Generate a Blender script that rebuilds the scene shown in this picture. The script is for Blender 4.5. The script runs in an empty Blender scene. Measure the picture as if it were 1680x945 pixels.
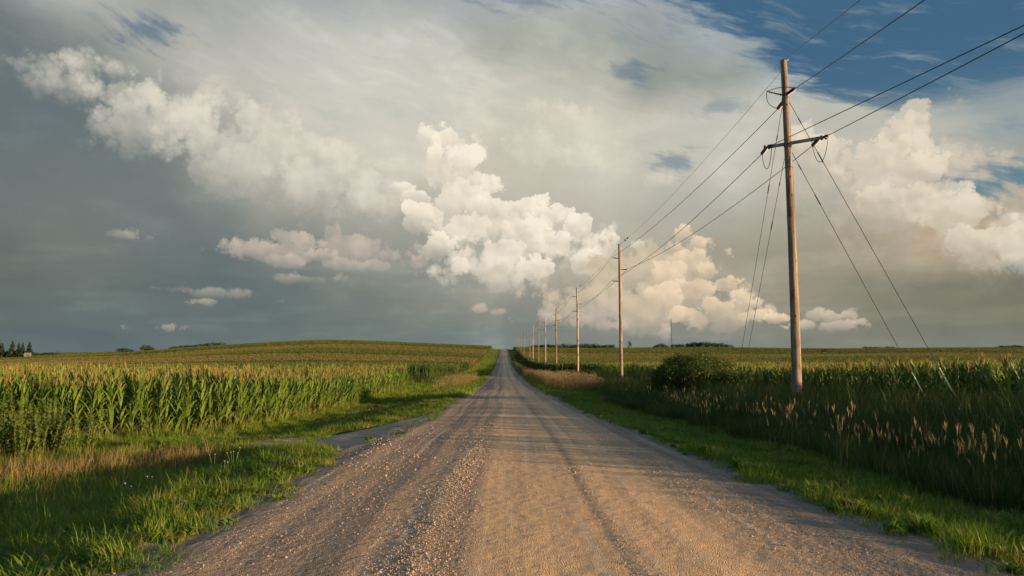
import bpy, math, random
import numpy as np
from mathutils import Vector, Matrix, noise as mnoise

scene = bpy.context.scene
COL = scene.collection
R = math.radians

# ------------------------------------------------------------------ camera
EYE = Vector((0.0, 0.0, 1.7))
FPX = 1120.0                       # focal length in pixels of the 1680 px wide photograph
PITCH = math.atan((582 - 472.5) / FPX)
YAW = math.atan(15 / FPX)
cam_data = bpy.data.cameras.new("camera")
cam_data.sensor_width = 36.0
cam_data.lens = 36.0 * FPX / 1680.0
cam_data.clip_start = 0.1
cam_data.clip_end = 20000.0
cam = bpy.data.objects.new("camera", cam_data)
COL.objects.link(cam)
cam.location = EYE
cam.rotation_euler = (R(90) + PITCH, 0.0, -YAW)
scene.camera = cam
CAMR = cam.rotation_euler.to_matrix()

# ------------------------------------------------------------------ exposure, sun
scene.render.resolution_x, scene.render.resolution_y = 1024, 576
scene.view_settings.view_transform = 'Standard'
scene.view_settings.look = 'None'
scene.view_settings.gamma = 1.0
scene.view_settings.use_curve_mapping = False
EXPO = 1.5
scene.view_settings.exposure = EXPO
SUN_EL, SUN_AZ = R(6.3), R(115)     # azimuth from +Y (down the road) clockwise: from the right and a little behind the camera
to_sun = Vector((math.sin(SUN_AZ) * math.cos(SUN_EL), math.cos(SUN_AZ) * math.cos(SUN_EL), math.sin(SUN_EL)))
sun_data = bpy.data.lights.new("sun", 'SUN')
sun_data.energy = 4.9
sun_data.angle = R(0.6)
sun_data.color = (1.0, 0.63, 0.31)
sun = bpy.data.objects.new("sun", sun_data)
COL.objects.link(sun)
sun.rotation_euler = (-to_sun).to_track_quat('-Z', 'Y').to_euler()

# ------------------------------------------------------------------ node expression helper
class S:
    """a socket with arithmetic: every operator adds one Math node"""
    nt = None
    def __init__(self, s): self.s = s
    @staticmethod
    def math(op, *a, clamp=False):
        n = S.nt.nodes.new('ShaderNodeMath'); n.operation = op; n.use_clamp = clamp
        for i, x in enumerate(a):
            if isinstance(x, S): S.nt.links.new(x.s, n.inputs[i])
            else: n.inputs[i].default_value = x
        return S(n.outputs[0])
    def __add__(a, b): return S.math('ADD', a, b)
    def __radd__(a, b): return S.math('ADD', b, a)
    def __sub__(a, b): return S.math('SUBTRACT', a, b)
    def __rsub__(a, b): return S.math('SUBTRACT', b, a)
    def __mul__(a, b): return S.math('MULTIPLY', a, b)
    def __rmul__(a, b): return S.math('MULTIPLY', b, a)
    def __truediv__(a, b): return S.math('DIVIDE', a, b)
def node(kind, **kw):
    n = S.nt.nodes.new(kind)
    for k, v in kw.items(): setattr(n, k, v)
    return n
def put(sock, v):
    if isinstance(v, S): S.nt.links.new(v.s, sock)
    else: sock.default_value = v
def smooth(x, a, b, lo=0.0, hi=1.0, kind='SMOOTHSTEP'):
    n = node('ShaderNodeMapRange', interpolation_type=kind)
    n.clamp = False
    put(n.inputs['Value'], x); put(n.inputs['From Min'], a); put(n.inputs['From Max'], b)
    put(n.inputs['To Min'], lo); put(n.inputs['To Max'], hi)
    return S(n.outputs['Result'])
def clamp01(x): return S.math('MAXIMUM', S.math('MINIMUM', x, 1.0), 0.0)
def xyz(x, y, z=0.0):
    n = node('ShaderNodeCombineXYZ')
    for i, v in enumerate((x, y, z)): put(n.inputs[i], v)
    return S(n.outputs[0])
def sep(v):
    n = node('ShaderNodeSeparateXYZ'); put(n.inputs[0], v)
    return [S(o) for o in n.outputs]
def sepc(v):
    n = node('ShaderNodeSeparateColor'); put(n.inputs[0], v)
    return [S(o) for o in n.outputs]
def vmul(v, k):
    n = node('ShaderNodeVectorMath', operation='MULTIPLY'); put(n.inputs[0], v); n.inputs[1].default_value = k
    return S(n.outputs[0])
def vadd(v, k):
    n = node('ShaderNodeVectorMath', operation='ADD'); put(n.inputs[0], v); put(n.inputs[1], k)
    return S(n.outputs[0])
def fbm(v, scale, detail=5.0, rough=0.55, dist=0.0, dim='2D'):
    n = node('ShaderNodeTexNoise', noise_dimensions=dim)
    put(n.inputs['Vector'], v); n.inputs['Scale'].default_value = scale
    n.inputs['Detail'].default_value = detail; n.inputs['Roughness'].default_value = rough
    n.inputs['Distortion'].default_value = dist
    return S(n.outputs['Fac'] if 'Fac' in n.outputs else n.outputs[0])
def fbm_col(v, scale, detail=4.0, rough=0.55, dim='2D'):
    n = node('ShaderNodeTexNoise', noise_dimensions=dim)
    put(n.inputs['Vector'], v); n.inputs['Scale'].default_value = scale
    n.inputs['Detail'].default_value = detail; n.inputs['Roughness'].default_value = rough
    return S(n.outputs['Color'])
def voro(v, scale, detail=2.0, rough=0.5, feature='F1', smoothness=0.5, dim='2D', out='Distance', rnd=1.0):
    n = node('ShaderNodeTexVoronoi', voronoi_dimensions=dim, feature=feature)
    put(n.inputs['Vector'], v); n.inputs['Scale'].default_value = scale
    if 'Detail' in n.inputs: n.inputs['Detail'].default_value = detail
    if 'Roughness' in n.inputs: n.inputs['Roughness'].default_value = rough
    if feature == 'SMOOTH_F1': n.inputs['Smoothness'].default_value = smoothness
    n.inputs['Randomness'].default_value = rnd
    return S(n.outputs[out])
def curve(x, pts, x0, x1, y0, y1):
    """piecewise curve y(x) through pts; x in [x0, x1], y in [y0, y1]"""
    n = node('ShaderNodeValToRGB'); cr = n.color_ramp
    q = sorted(((px - x0) / (x1 - x0), (py - y0) / (y1 - y0)) for px, py in pts)
    while len(cr.elements) < len(q): cr.elements.new(0.5)
    for e, (a, b) in zip(cr.elements, q):
        e.position = min(max(a, 0), 1); v = min(max(b, 0), 1); e.color = (v, v, v, v)
    put(n.inputs[0], smooth(x, x0, x1, kind='LINEAR'))
    return S(n.outputs['Alpha']) * (y1 - y0) + y0
def mix(a, b, f, blend='MIX'):
    n = node('ShaderNodeMix', data_type='RGBA', blend_type=blend)
    put(n.inputs[0], f)
    for sck, v in ((n.inputs[6], a), (n.inputs[7], b)):
        if isinstance(v, S): S.nt.links.new(v.s, sck)
        else: sck.default_value = (*v[:3], 1.0)
    return S(n.outputs[2])
def ramp(x, stops, interp='LINEAR'):
    n = node('ShaderNodeValToRGB'); cr = n.color_ramp; cr.interpolation = interp
    while len(cr.elements) < len(stops): cr.elements.new(0.5)
    for e, (p, c) in zip(cr.elements, sorted(stops, key=lambda q: q[0])):
        e.position = min(max(p, 0), 1); e.color = (*c[:3], 1.0)
    put(n.inputs[0], x)
    return S(n.outputs[0])
def lin(c):
    return tuple((v / 255 / 12.92) if v / 255 <= 0.04045 else ((v / 255 + 0.055) / 1.055) ** 2.4 for v in c)

# ------------------------------------------------------------------ sky
# The sky is a function of the direction looked in: azimuth and elevation in radians.
SKY = 0.1
world = bpy.data.worlds.new("World"); scene.world = world; world.use_nodes = True
S.nt = world.node_tree
S.nt.nodes.clear()
def ang(px, py):
    """direction of a place in the sky, as azimuth and elevation"""
    d = CAMR @ Vector(((px - 840) / FPX, (472.5 - py) / FPX, -1.0)).normalized()
    return math.atan2(d.x, d.y), math.asin(d.z)
def cl(*c):
    """cloud colour -> sky radiance at this exposure"""
    return tuple(v / (SKY * 2 ** EXPO) for v in lin(c))
tc = node('ShaderNodeTexCoord')
DIR = S(tc.outputs['Generated'])
dx, dy, dz = sep(DIR)
AZ = S.math('ARCTAN2', dx, dy)
EL = S.math('ARCSINE', dz)
A0, A1 = -0.75, 0.75
P = xyz(AZ, EL)
PX = 1 / FPX
nish = node('ShaderNodeTexSky', sky_type='NISHITA')
if nish.inputs: put(nish.inputs[0], DIR)
nish.sun_disc = False; nish.sun_elevation = SUN_EL; nish.sun_rotation = SUN_AZ
nish.air_density = 1.0; nish.dust_density = 0.6; nish.ozone_density = 2.0
clear = S(nish.outputs[0])
blue = None

warp = fbm_col(P, 5.0, 4.0, 0.5)
wx, wy, wz = sepc(warp)
wx = wx - 0.5; wy = wy - 0.5
fine = fbm_col(P, 34.0, 5.0, 0.6)
fx, fy, fz = sepc(fine)
fx = fx - 0.5; fy = fy - 0.5
Pw = vadd(P, xyz(wx * 0.02 + fx * 0.012, wy * 0.02 + fy * 0.012))
# cauliflower billows, and the same sampled a little towards the sun for relief
def billow(v, s, d): return 1.0 - voro(v, s, d, 0.5, 'SMOOTH_F1', 0.35)
b0 = billow(Pw, 30.0, 2.0)
b1 = billow(vadd(Pw, (0.006, 0.008, 0)), 30.0, 2.0)
c0 = billow(Pw, 11.0, 1.0)
c1 = billow(vadd(Pw, (0.016, 0.020, 0)), 11.0, 1.0)
e0 = 1.0 - voro(vadd(P, xyz(wx * 0.012 + fx * 0.006, wy * 0.012 + fy * 0.006)), 26.0, 4.0, 0.62, 'F1')    # scalloped outline
emb = (b0 - b1) * 0.55 + (c0 - c1) * 0.65          # + faces the light

# (everything below is tied to the last noise, so that the renderer works through it in order)
P0 = P
lo = fbm(vmul(P0, (1.0, 1.8, 1.0)), 7.0, 6.0, 0.58)
st_v = vmul(vadd(P0, xyz(wx * 0.05, wy * 0.05)), (1.0, 2.3, 1.0))
rot = node('ShaderNodeVectorRotate', rotation_type='Z_AXIS'); put(rot.inputs['Vector'], st_v)
rot.inputs['Angle'].default_value = R(38)
streak = fbm(vmul(S(rot.outputs[0]), (1.1, 4.5, 1.0)), 7.0, 7.0, 0.62)
streak2 = fbm(vmul(st_v, (0.8, 3.5, 1.0)), 6.0, 7.0, 0.6)
edge = [ang(x, y) for x, y in ((860,-140),(920,-70),(1060,-10),(1120,15),(1175,45),(1222,82),(1256,106),(1300,144),(1420,180),(1700,210))]
e_az = curve(EL, [(e, a) for a, e in edge], 0.25, 0.75, A0, A1)
strat = fbm(vmul(P0, (1.0, 7.0, 1.0)), 4.0, 6.0, 0.6)                 # level bands low in the grey
tie = (strat + e_az + e0 + streak + streak2 + lo) * 1e-7
AZ = AZ + tie
EL = EL + tie
P = xyz(AZ, EL)

# broad colours of the cloudy sky: rows over elevation
XS = [0, 120, 240, 360, 480, 600, 720, 840, 960, 1080, 1200, 1320, 1440, 1560, 1680]
ROWS = [
 (-120, [(162,168,167)]*3 + [(160,163,162)]*6 + [(130,145,160)]*6),
 (0,   [(194,200,199),(194,198,195),(176,179,176),(168,170,168),(160,165,168),(166,169,170),(170,172,172),(168,172,174),(172,176,178),(165,172,178),(150,165,178),(150,165,178),(150,165,178),(150,165,178),(150,165,178)]),
 (70,  [(172,179,177),(184,186,181),(164,166,163),(170,172,168),(190,190,183),(198,198,190),(196,196,187),(168,170,160),(162,166,158),(152,160,158),(166,176,178),(172,181,184),(167,177,180),(167,177,180),(167,177,180)]),
 (140, [(114,123,124),(142,147,144),(170,170,163),(188,187,178),(198,197,187),(206,205,194),(204,202,190),(202,200,186),(194,192,178),(150,155,148),(148,155,151),(167,177,180),(162,173,176),(160,171,174),(160,171,174)]),
 (210, [(102,114,117),(106,118,120),(138,144,141),(180,177,166),(204,199,186),(208,205,192),(206,203,190),(204,199,184),(216,209,192),(204,200,186),(192,192,182),(190,188,176),(188,187,176),(178,181,174),(162,171,170)]),
 (280, [(102,114,117),(106,117,119),(118,127,126),(152,153,145),(192,187,174),(208,202,188),(204,199,184),(202,197,180),(206,201,186),(196,193,180),(196,194,182),(194,190,177),(192,189,176),(186,185,174),(152,163,164)]),
 (350, [(110,119,118),(114,122,121),(114,123,122),(134,139,134),(166,164,153),(180,176,162),(176,173,159),(186,181,166),(192,186,171),(184,181,168),(186,184,172),(186,182,168),(188,182,167),(182,175,160),(172,169,156)]),
 (420, [(110,119,114),(114,122,118),(110,120,119),(108,119,119),(120,128,124),(142,145,138),(150,152,142),(170,166,150),(174,168,150),(168,164,148),(164,157,140),(160,153,134),(166,156,136),(184,165,139),(176,158,132)]),
 (490, [(102,111,107),(104,114,110),(104,114,111),(102,114,113),(106,118,115),(120,127,121),(134,137,128),(146,146,135),(156,153,139),(156,150,136),(156,149,133),(148,143,126),(138,135,118),(126,124,108),(124,121,105)]),
 (545, [(98,110,108),(100,112,111),(100,112,112),(102,114,114),(106,117,115),(110,121,119),(116,126,122),(122,130,125),(130,136,128),(132,137,128),(134,137,127),(132,133,121),(126,128,114),(122,124,109),(120,121,106)]),
 (585, [(100,112,115)]*2 + [(104,117,119)]*5 + [(122,130,128)]*4 + [(126,130,120)]*4),
]
# the warped place is looked up, so the broad colours get cloud-like borders
bx = AZ + wx * 0.10 + fx * 0.02
by = EL + wy * 0.06 + fy * 0.014
base = None; prev_e = None
for y, cols in ROWS:
    e = ang(825, y)[1]
    st = [((ang(x, min(max(y, 0), 575))[0] - A0) / (A1 - A0), cl(*c)) for x, c in zip(XS, cols)]
    r_ = ramp(smooth(bx, A0, A1, kind='LINEAR'), st, 'B_SPLINE' if False else 'EASE')
    if base is None: base = r_
    else: base = mix(base, r_, smooth(by, prev_e, e, kind='LINEAR'))
    prev_e = e
col = base
# soft inner modulation of the grey masses
col = mix(col, mix(col, (1.28, 1.26, 1.23), 1.0, 'MULTIPLY'), smooth(lo, 0.5, 0.8) * 0.75)
col = mix(col, mix(col, (0.78, 0.82, 0.86), 1.0, 'MULTIPLY'), smooth(lo, 0.5, 0.2) * 0.5)

lowb = smooth(EL, ang(840, 360)[1], ang(840, 470)[1])
col = mix(col, mix(col, (1.16, 1.15, 1.12), 1.0, 'MULTIPLY'), smooth(strat, 0.52, 0.72) * lowb)
col = mix(col, mix(col, (0.91, 0.93, 0.96), 1.0, 'MULTIPLY'), smooth(strat, 0.48, 0.28) * lowb)

# --- open blue: right of the edge of the anvil, seen through torn cirrus
dv = AZ - e_az                                               # + right of the edge: blue
open_ = smooth(dv + (streak - 0.5) * 0.17, -0.03, 0.035)
open_ = open_ * smooth(EL, ang(1500, 215)[1], ang(1500, 145)[1])
tear = smooth(streak, 0.50, 0.70) * smooth(EL, ang(1000, 150)[1], ang(1000, -10)[1]) * smooth(dv, -0.30, -0.02)
def spot(x, y, rx, ry):
    a, e = ang(x, y)
    n = node('ShaderNodeVectorMath', operation='MULTIPLY_ADD')
    put(n.inputs[0], P); n.inputs[1].default_value = (FPX / rx, FPX / ry, 0); n.inputs[2].default_value = (-a * FPX / rx, -e * FPX / ry, 0)
    l = node('ShaderNodeVectorMath', operation='LENGTH'); put(l.inputs[0], S(n.outputs[0]))
    return S(l.outputs['Value'])
def hole(x, y, rx, ry, k=0.9):
    return smooth(spot(x, y, rx, ry) + (fz - 0.5) * 1.6 + (streak - 0.5) * 3.4, 1.15, -0.15) * k
holes = hole(240, 48, 62, 24, 0.62)
for h in ((1035, 122, 44, 22, 0.5), (1105, 262, 40, 24, 0.6), (1615, 300, 85, 26, 0.95), (1690, 395, 34, 60, 0.55), (880, -5, 110, 22, 0.45), (1180, 178, 60, 14, 0.35), (1640, 215, 60, 16, 0.35)):
    holes = S.math('MAXIMUM', holes, hole(*h))
op = S.math('MAXIMUM', S.math('MAXIMUM', open_, tear * 0.6), holes)
# thin cirrus bands low in the blue on the right
band = smooth(streak2, 0.46, 0.66) * smooth(EL, ang(1500, 130)[1], ang(1500, 200)[1]) * smooth(AZ, ang(1260, 200)[0], ang(1420, 200)[0])
op = op * (1.0 - band * 0.55) * (1.0 - smooth(streak, 0.52, 0.80) * 0.35)
# fibres in the veil
fib = smooth(EL, ang(840, 330)[1], ang(840, 120)[1])
col = mix(col, mix(col, (1.22, 1.20, 1.16), 1.0, 'MULTIPLY'), smooth(streak, 0.50, 0.78) * fib * 0.4)
col = mix(col, mix(col, (0.84, 0.88, 0.92), 1.0, 'MULTIPLY'), smooth(streak, 0.50, 0.25) * fib * 0.4)
blue = mix(cl(100, 132, 146), cl(66, 103, 133), smooth(EL, ang(1500, 330)[1], ang(1500, 60)[1]))     # clear air, deeper with height
col = mix(col, blue, clamp01(op))

# --- cumulus
# one rounded head of a cumulus: crisp scalloped outline, lit from the upper right, melting below
nz_s = (c0 - 0.60) * 0.30 + (e0 - 0.42) * 0.60
nz_l = (c0 - 0.60) * 0.35 + (e0 - 0.40) * 0.50
rel = (lo - 0.5) * 0.55 - emb * 0.85
def dot2(q, a, b):
    n = node('ShaderNodeVectorMath', operation='DOT_PRODUCT'); put(n.inputs[0], q); n.inputs[1].default_value = (a, b, 0)
    return S(n.outputs['Value'])
Pq = vadd(P, xyz(wx * 0.010 + fx * 0.004, wy * 0.010 + fy * 0.004))
rel_b = rel + 0.34
def head_items(spots, lit, deep, alpha=1.0, sharp=7, bottom=0.55, lx=0.20, ly=0.42):
    return [(h_, (lit, deep), alpha, sharp, bottom, lx, ly) for h_ in spots]
def heads(col, items):
    """a heap of heads, back to front, built in a node group of its own"""
    g = bpy.data.node_groups.new('cumulus heads', 'ShaderNodeTree')
    for nm, ty in (('Color', 'Color'), ('P', 'Vector'), ('Small', 'Float'), ('Large', 'Float'), ('Relief', 'Float')):
        g.interface.new_socket(nm, in_out='INPUT', socket_type='NodeSocket' + ty)
    g.interface.new_socket('Color', in_out='OUTPUT', socket_type='NodeSocketColor')
    keep = S.nt; S.nt = g
    gi = node('NodeGroupInput'); c, p, ns, nl, rl = [S(o) for o in list(gi.outputs)[:5]]
    go = node('NodeGroupOutput')
    for (x, y, rx, ry), (lit, deep), alpha, sharp, bottom, lx, ly in items:
        if max(rx, ry) < 70: rx, ry, y = rx * 1.28, ry * 1.28, y + ry * .22
        a, e = ang(x, y)
        n = node('ShaderNodeVectorMath', operation='MULTIPLY_ADD')
        put(n.inputs[0], p); n.inputs[1].default_value = (FPX / rx, FPX / ry, 0); n.inputs[2].default_value = (-a * FPX / rx, -e * FPX / ry, 0)
        q = S(n.outputs[0]); l = node('ShaderNodeVectorMath', operation='LENGTH'); put(l.inputs[0], q)
        tt = (nl if min(rx, ry) >= 30 else ns if min(rx, ry) > 13 else ns * 2.2) - S(l.outputs['Value'])
        m_ = smooth(tt, -1.0, -1.0 + sharp / min(rx, ry), 0.0, alpha) * smooth(dot2(q, 0, 1), -1.10, bottom - 0.45)
        c = mix(c, mix(cl(*lit), cl(*deep), rl - dot2(q, lx, ly)), m_)
    g.links.new(c.s, go.inputs[0])
    S.nt = keep
    n = node('ShaderNodeGroup'); n.node_tree = g
    for k, v in enumerate((col, Pq, nz_s, nz_l, rel_b)): put(n.inputs[k], v)
    return S(n.outputs[0])
# bright rear anvil shoulder
col = heads(col, head_items(((905,190,50,42), (960,205,55,44), (880,240,60,48), (1015,262,50,34), (950,262,70,44), (1080,292,50,26)), (228,220,202), (198,193,180), 0.62, sharp=24, bottom=.9))
# long band top left
col = heads(col, head_items(((120,145,130,60), (250,205,140,95), (390,250,160,130), (530,300,125,110), (640,330,110,80)), (222,215,199), (184,182,172), alpha=0.85, sharp=50, bottom=1.2, lx=.1, ly=.3))
LB = ((226,219,202), (192,189,176))
col = heads(col, head_items(((40,104,32,15), (80,104,44,22), (135,102,48,26), (180,108,36,24), (235,146,46,26), (200,150,60,38), (285,172,56,36), (345,160,44,40), (385,150,42,38), (412,190,42,48), (330,215,70,48), (455,228,46,38), (505,238,46,36), (400,265,80,55), (548,262,44,36), (590,285,36,34), (500,300,80,55), (585,325,50,40)), *LB, 0.50, sharp=16, bottom=1.0, lx=.12, ly=.40))
# big bank right, with its tower
col = heads(col, head_items(((1370,290,150,85), (1490,320,200,140), (1630,410,140,80)), (214,202,183), (180,168,150), alpha=0.85, sharp=60, bottom=1.0, lx=.2, ly=.3))
col = mix(col, blue, S.math('MAXIMUM', hole(1620, 302, 95, 24, 0.85), hole(1690, 395, 34, 40, 0.5)))
RB = ((234,221,199), (188,176,157))
col = heads(col, head_items(((1312,222,30,26), (1345,238,40,30), (1497,186,28,26), (1488,214,36,34), (1506,242,28,36), (1440,262,60,44), (1500,285,46,44), (1552,312,34,24), (1597,338,34,22), (1640,366,38,16), (1560,345,56,36), (1685,372,36,20), (1480,335,80,44), (1625,395,56,36), (1680,410,50,34)), *RB, 0.75, sharp=7, bottom=.9, lx=.26, ly=.34))
col = heads(col, head_items(((1500,400,90,50), (1580,420,80,50), (1440,380,70,50)), (196,182,166), (164,155,145), 0.45, sharp=40, bottom=.9))
# centre tower
col = heads(col, head_items(((748,325,95,135), (850,400,150,95), (970,415,120,72), (800,440,150,60)), (240,229,208), (196,188,173), alpha=0.95, sharp=26, bottom=.75, lx=.12, ly=.32))
col = heads(col, head_items(((930,450,190,75), (1020,500,150,60)), (198,187,168), (168,161,147), alpha=0.75, sharp=40, bottom=1.0, lx=.1, ly=.3))
CT = ((250,239,218), (206,196,178))
col = heads(col, head_items(((735,228,36,32), (703,222,24,26), (752,262,42,40), (712,268,34,40), (790,300,30,34), (664,306,26,12), (690,320,34,20), (742,318,48,36), (800,338,34,28), (690,352,40,32),
          (850,342,30,26), (884,334,24,20), (912,352,36,30), (862,376,40,32), (950,372,36,30), (982,392,26,18), (765,372,44,34), (910,396,42,34), (1010,388,20,13), (1044,396,22,15), (820,404,44,32), (965,418,40,30), (720,400,36,28), (880,434,46,28), (758,436,22,20), (1040,428,36,26)), *CT, 0.88, sharp=4, bottom=1.15))
# second cauliflower right of the second pole
col = heads(col, head_items(((1040,440,110,80), (1118,470,95,95), (1190,515,115,52), (1060,510,110,60), (950,500,120,50)), (214,195,168), (174,163,145), alpha=0.92, sharp=18, bottom=.7, lx=.12, ly=.32))
CR = ((242,219,186), (190,170,144))
col = heads(col, head_items(((1122,384,26,16), (1140,398,20,22), (1105,404,26,20), (1128,424,34,26), (1160,446,26,20), (1100,444,34,24), (1186,464,24,18), (1142,468,38,24), (1212,486,22,14), (1090,484,34,24), (1178,500,36,22), (1240,496,16,12), (1232,514,30,16), (1130,514,40,20), (1268,520,22,11), (1292,534,18,8)), *CR, 0.85, sharp=3.5, bottom=1.1))
# small flat cumulus on the left, in two storeys
col = heads(col, head_items(((450,414,130,34), (590,414,125,42)), (184,173,159), (142,143,138), alpha=0.9, sharp=12, bottom=.7, lx=.1, ly=.35))
SC = ((200,187,171), (146,146,140))
col = heads(col, head_items(((345,404,26,9), (390,400,36,14), (434,400,34,17), (470,390,34,18), (505,396,32,18), (548,380,26,18), (575,392,30,18), (520,418,46,18), (600,404,34,20), (640,412,34,18), (560,432,44,14), (470,428,40,14), (625,434,34,12), (690,404,24,14), (690,428,20,14), (470,452,30,8)), *SC, 0.7, sharp=6, bottom=.8))
WC = ((186,175,160), (140,140,136))
col = heads(col, head_items(((215,385,50,10), (196,383,30,12), (182,388,26,7), (345,480,115,16)), *WC, 0.6, sharp=7, bottom=1.1)
            + head_items(((335,493,52,9), (320,491,26,9), (432,489,40,8), (262,538,66,8), (290,536,32,8), (500,457,60,11), (545,455,34,8), (470,452,30,11)), *WC, 0.65, sharp=5, bottom=1.1))
# low pink cumulus along the horizon
col = heads(col, head_items(((1338,514,22,13), (1362,516,20,15), (1398,510,20,14), (1414,524,18,13), (1378,530,34,12), (1322,528,20,11)), (220,200,178), (170,160,148), 0.8, sharp=5, bottom=.75))
col = heads(col, head_items(((786,504,22,12), (820,508,24,12), (850,520,24,10), (1005,505,26,22), (1000,530,30,14), (1094,540,14,20), (900,516,30,12), (950,505,30,18), (975,520,40,20)), (206,188,170), (162,156,147), 0.85, sharp=8, bottom=.7))
# away from this part of the sky the clouds thin out to the open sky overhead and behind
far = smooth(S.math('ABSOLUTE', AZ), 0.85, 1.25)
up = smooth(EL, 0.62, 0.95)
gen = fbm(vmul(DIR, (1.0, 1.0, 1.6)), 2.6, 7.0, 0.58, dim='3D')
thin = S.math('MAXIMUM', far, up)
clear = mix(clear, (1.1, 1.1, 1.1), 1.0, 'MULTIPLY')
other = mix(clear, cl(150, 146, 140), smooth(gen, 0.46, 0.66) * 0.75)
col = mix(col, other, thin)
col = mix(col, clear, smooth(EL, -0.02, -0.06))
bg = node('ShaderNodeBackground'); put(bg.inputs['Color'], col); bg.inputs['Strength'].default_value = SKY
wo = node('ShaderNodeOutputWorld'); S.nt.links.new(bg.outputs[0], wo.inputs[0])
world.cycles.sampling_method = 'MANUAL'; world.cycles.sample_map_resolution = 512

# ------------------------------------------------------------------ helpers for objects
rng = np.random.default_rng(7)
random.seed(7)
def tag(o, label=None, cat=None, group=None, kind=None):
    for k, v in (('label', label), ('category', cat), ('group', group), ('kind', kind)):
        if v: o[k] = v
    return o
def link(name, mesh, parent=None, loc=None):
    o = bpy.data.objects.new(name, mesh); COL.objects.link(o)
    if parent: o.parent = parent
    if loc is not None: o.location = loc
    return o
def empty(name, loc=(0, 0, 0), rz=0.0):
    o = bpy.data.objects.new(name, None); COL.objects.link(o)
    o.empty_display_size = 0.3; o.location = loc; o.rotation_euler = (0, 0, rz)
    return o
class MB:
    """collects vertices and faces for ONE mesh"""
    def __init__(self): self.v = []; self.f = []; self.m = []
    def add(self, vs, fs, mi=0):
        k = len(self.v); self.v.extend(tuple(p) for p in vs)
        for f in fs: self.f.append(tuple(i + k for i in f)); self.m.append(mi)
    def tube(self, pts, radii, n=8, mi=0, caps=True):
        pts = [Vector(p) for p in pts]
        if not hasattr(radii, '__len__'): radii = [radii] * len(pts)
        vs = []; fs = []
        u = None
        for i, p in enumerate(pts):
            t = (pts[min(i + 1, len(pts) - 1)] - pts[max(i - 1, 0)]).normalized()
            if u is None:
                a = Vector((0, 0, 1)) if abs(t.z) < 0.9 else Vector((1, 0, 0))
                u = t.cross(a).normalized()
            else:
                u = (u - t * u.dot(t)).normalized()
            w = t.cross(u)
            for k in range(n):
                an = 2 * math.pi * k / n
                vs.append(p + (u * math.cos(an) + w * math.sin(an)) * radii[i])
        for i in range(len(pts) - 1):
            for k in range(n):
                a = i * n + k; b = i * n + (k + 1) % n
                fs.append((a, b, b + n, a + n))
        if caps:
            fs.append(tuple(range(n))[::-1]); fs.append(tuple((len(pts) - 1) * n + k for k in range(n)))
        self.add(vs, fs, mi)
    def box(self, c, s, mi=0, rot=None):
        c = Vector(c); vs = []
        for x in (-1, 1):
            for y in (-1, 1):
                for z in (-1, 1):
                    q = Vector((x * s[0] / 2, y * s[1] / 2, z * s[2] / 2))
                    if rot is not None: q = rot @ q
                    vs.append(c + q)
        self.add(vs, [(0, 1, 3, 2), (4, 6, 7, 5), (0, 4, 5, 1), (2, 3, 7, 6), (0, 2, 6, 4), (1, 5, 7, 3)], mi)
    def mesh(self, name, mats, smooth_=False):
        me = bpy.data.meshes.new(name); me.from_pydata(self.v, [], self.f)
        for m in mats: me.materials.append(m)
        me.polygons.foreach_set('material_index', self.m)
        if smooth_: me.polygons.foreach_set('use_smooth', [True] * len(self.f))
        me.update(); return me
    def build(self, name, mats, parent=None, loc=None, smooth_=False):
        return link(name, self.mesh(name, mats if isinstance(mats, (list, tuple)) else [mats], smooth_), parent, loc)
def grid_mesh(name, xs, ys, zf, mat, smooth_=True):
    X, Y = np.meshgrid(xs, ys); Z = zf(X, Y)
    nx, ny = len(xs), len(ys)
    co = np.stack([X, Y, Z], -1).reshape(-1, 3).astype(np.float32)
    i = np.arange(nx * ny).reshape(ny, nx)
    q = np.stack([i[:-1, :-1], i[:-1, 1:], i[1:, 1:], i[1:, :-1]], -1).reshape(-1, 4)
    me = bpy.data.meshes.new(name)
    me.vertices.add(len(co)); me.vertices.foreach_set('co', co.ravel())
    me.loops.add(q.size); me.loops.foreach_set('vertex_index', q.ravel().astype(np.int32))
    me.polygons.add(len(q)); me.polygons.foreach_set('loop_start', np.arange(0, q.size, 4, dtype=np.int32))
    me.polygons.foreach_set('use_smooth', np.full(len(q), smooth_))
    me.update(calc_edges=True); me.materials.append(mat)
    return me

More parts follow.
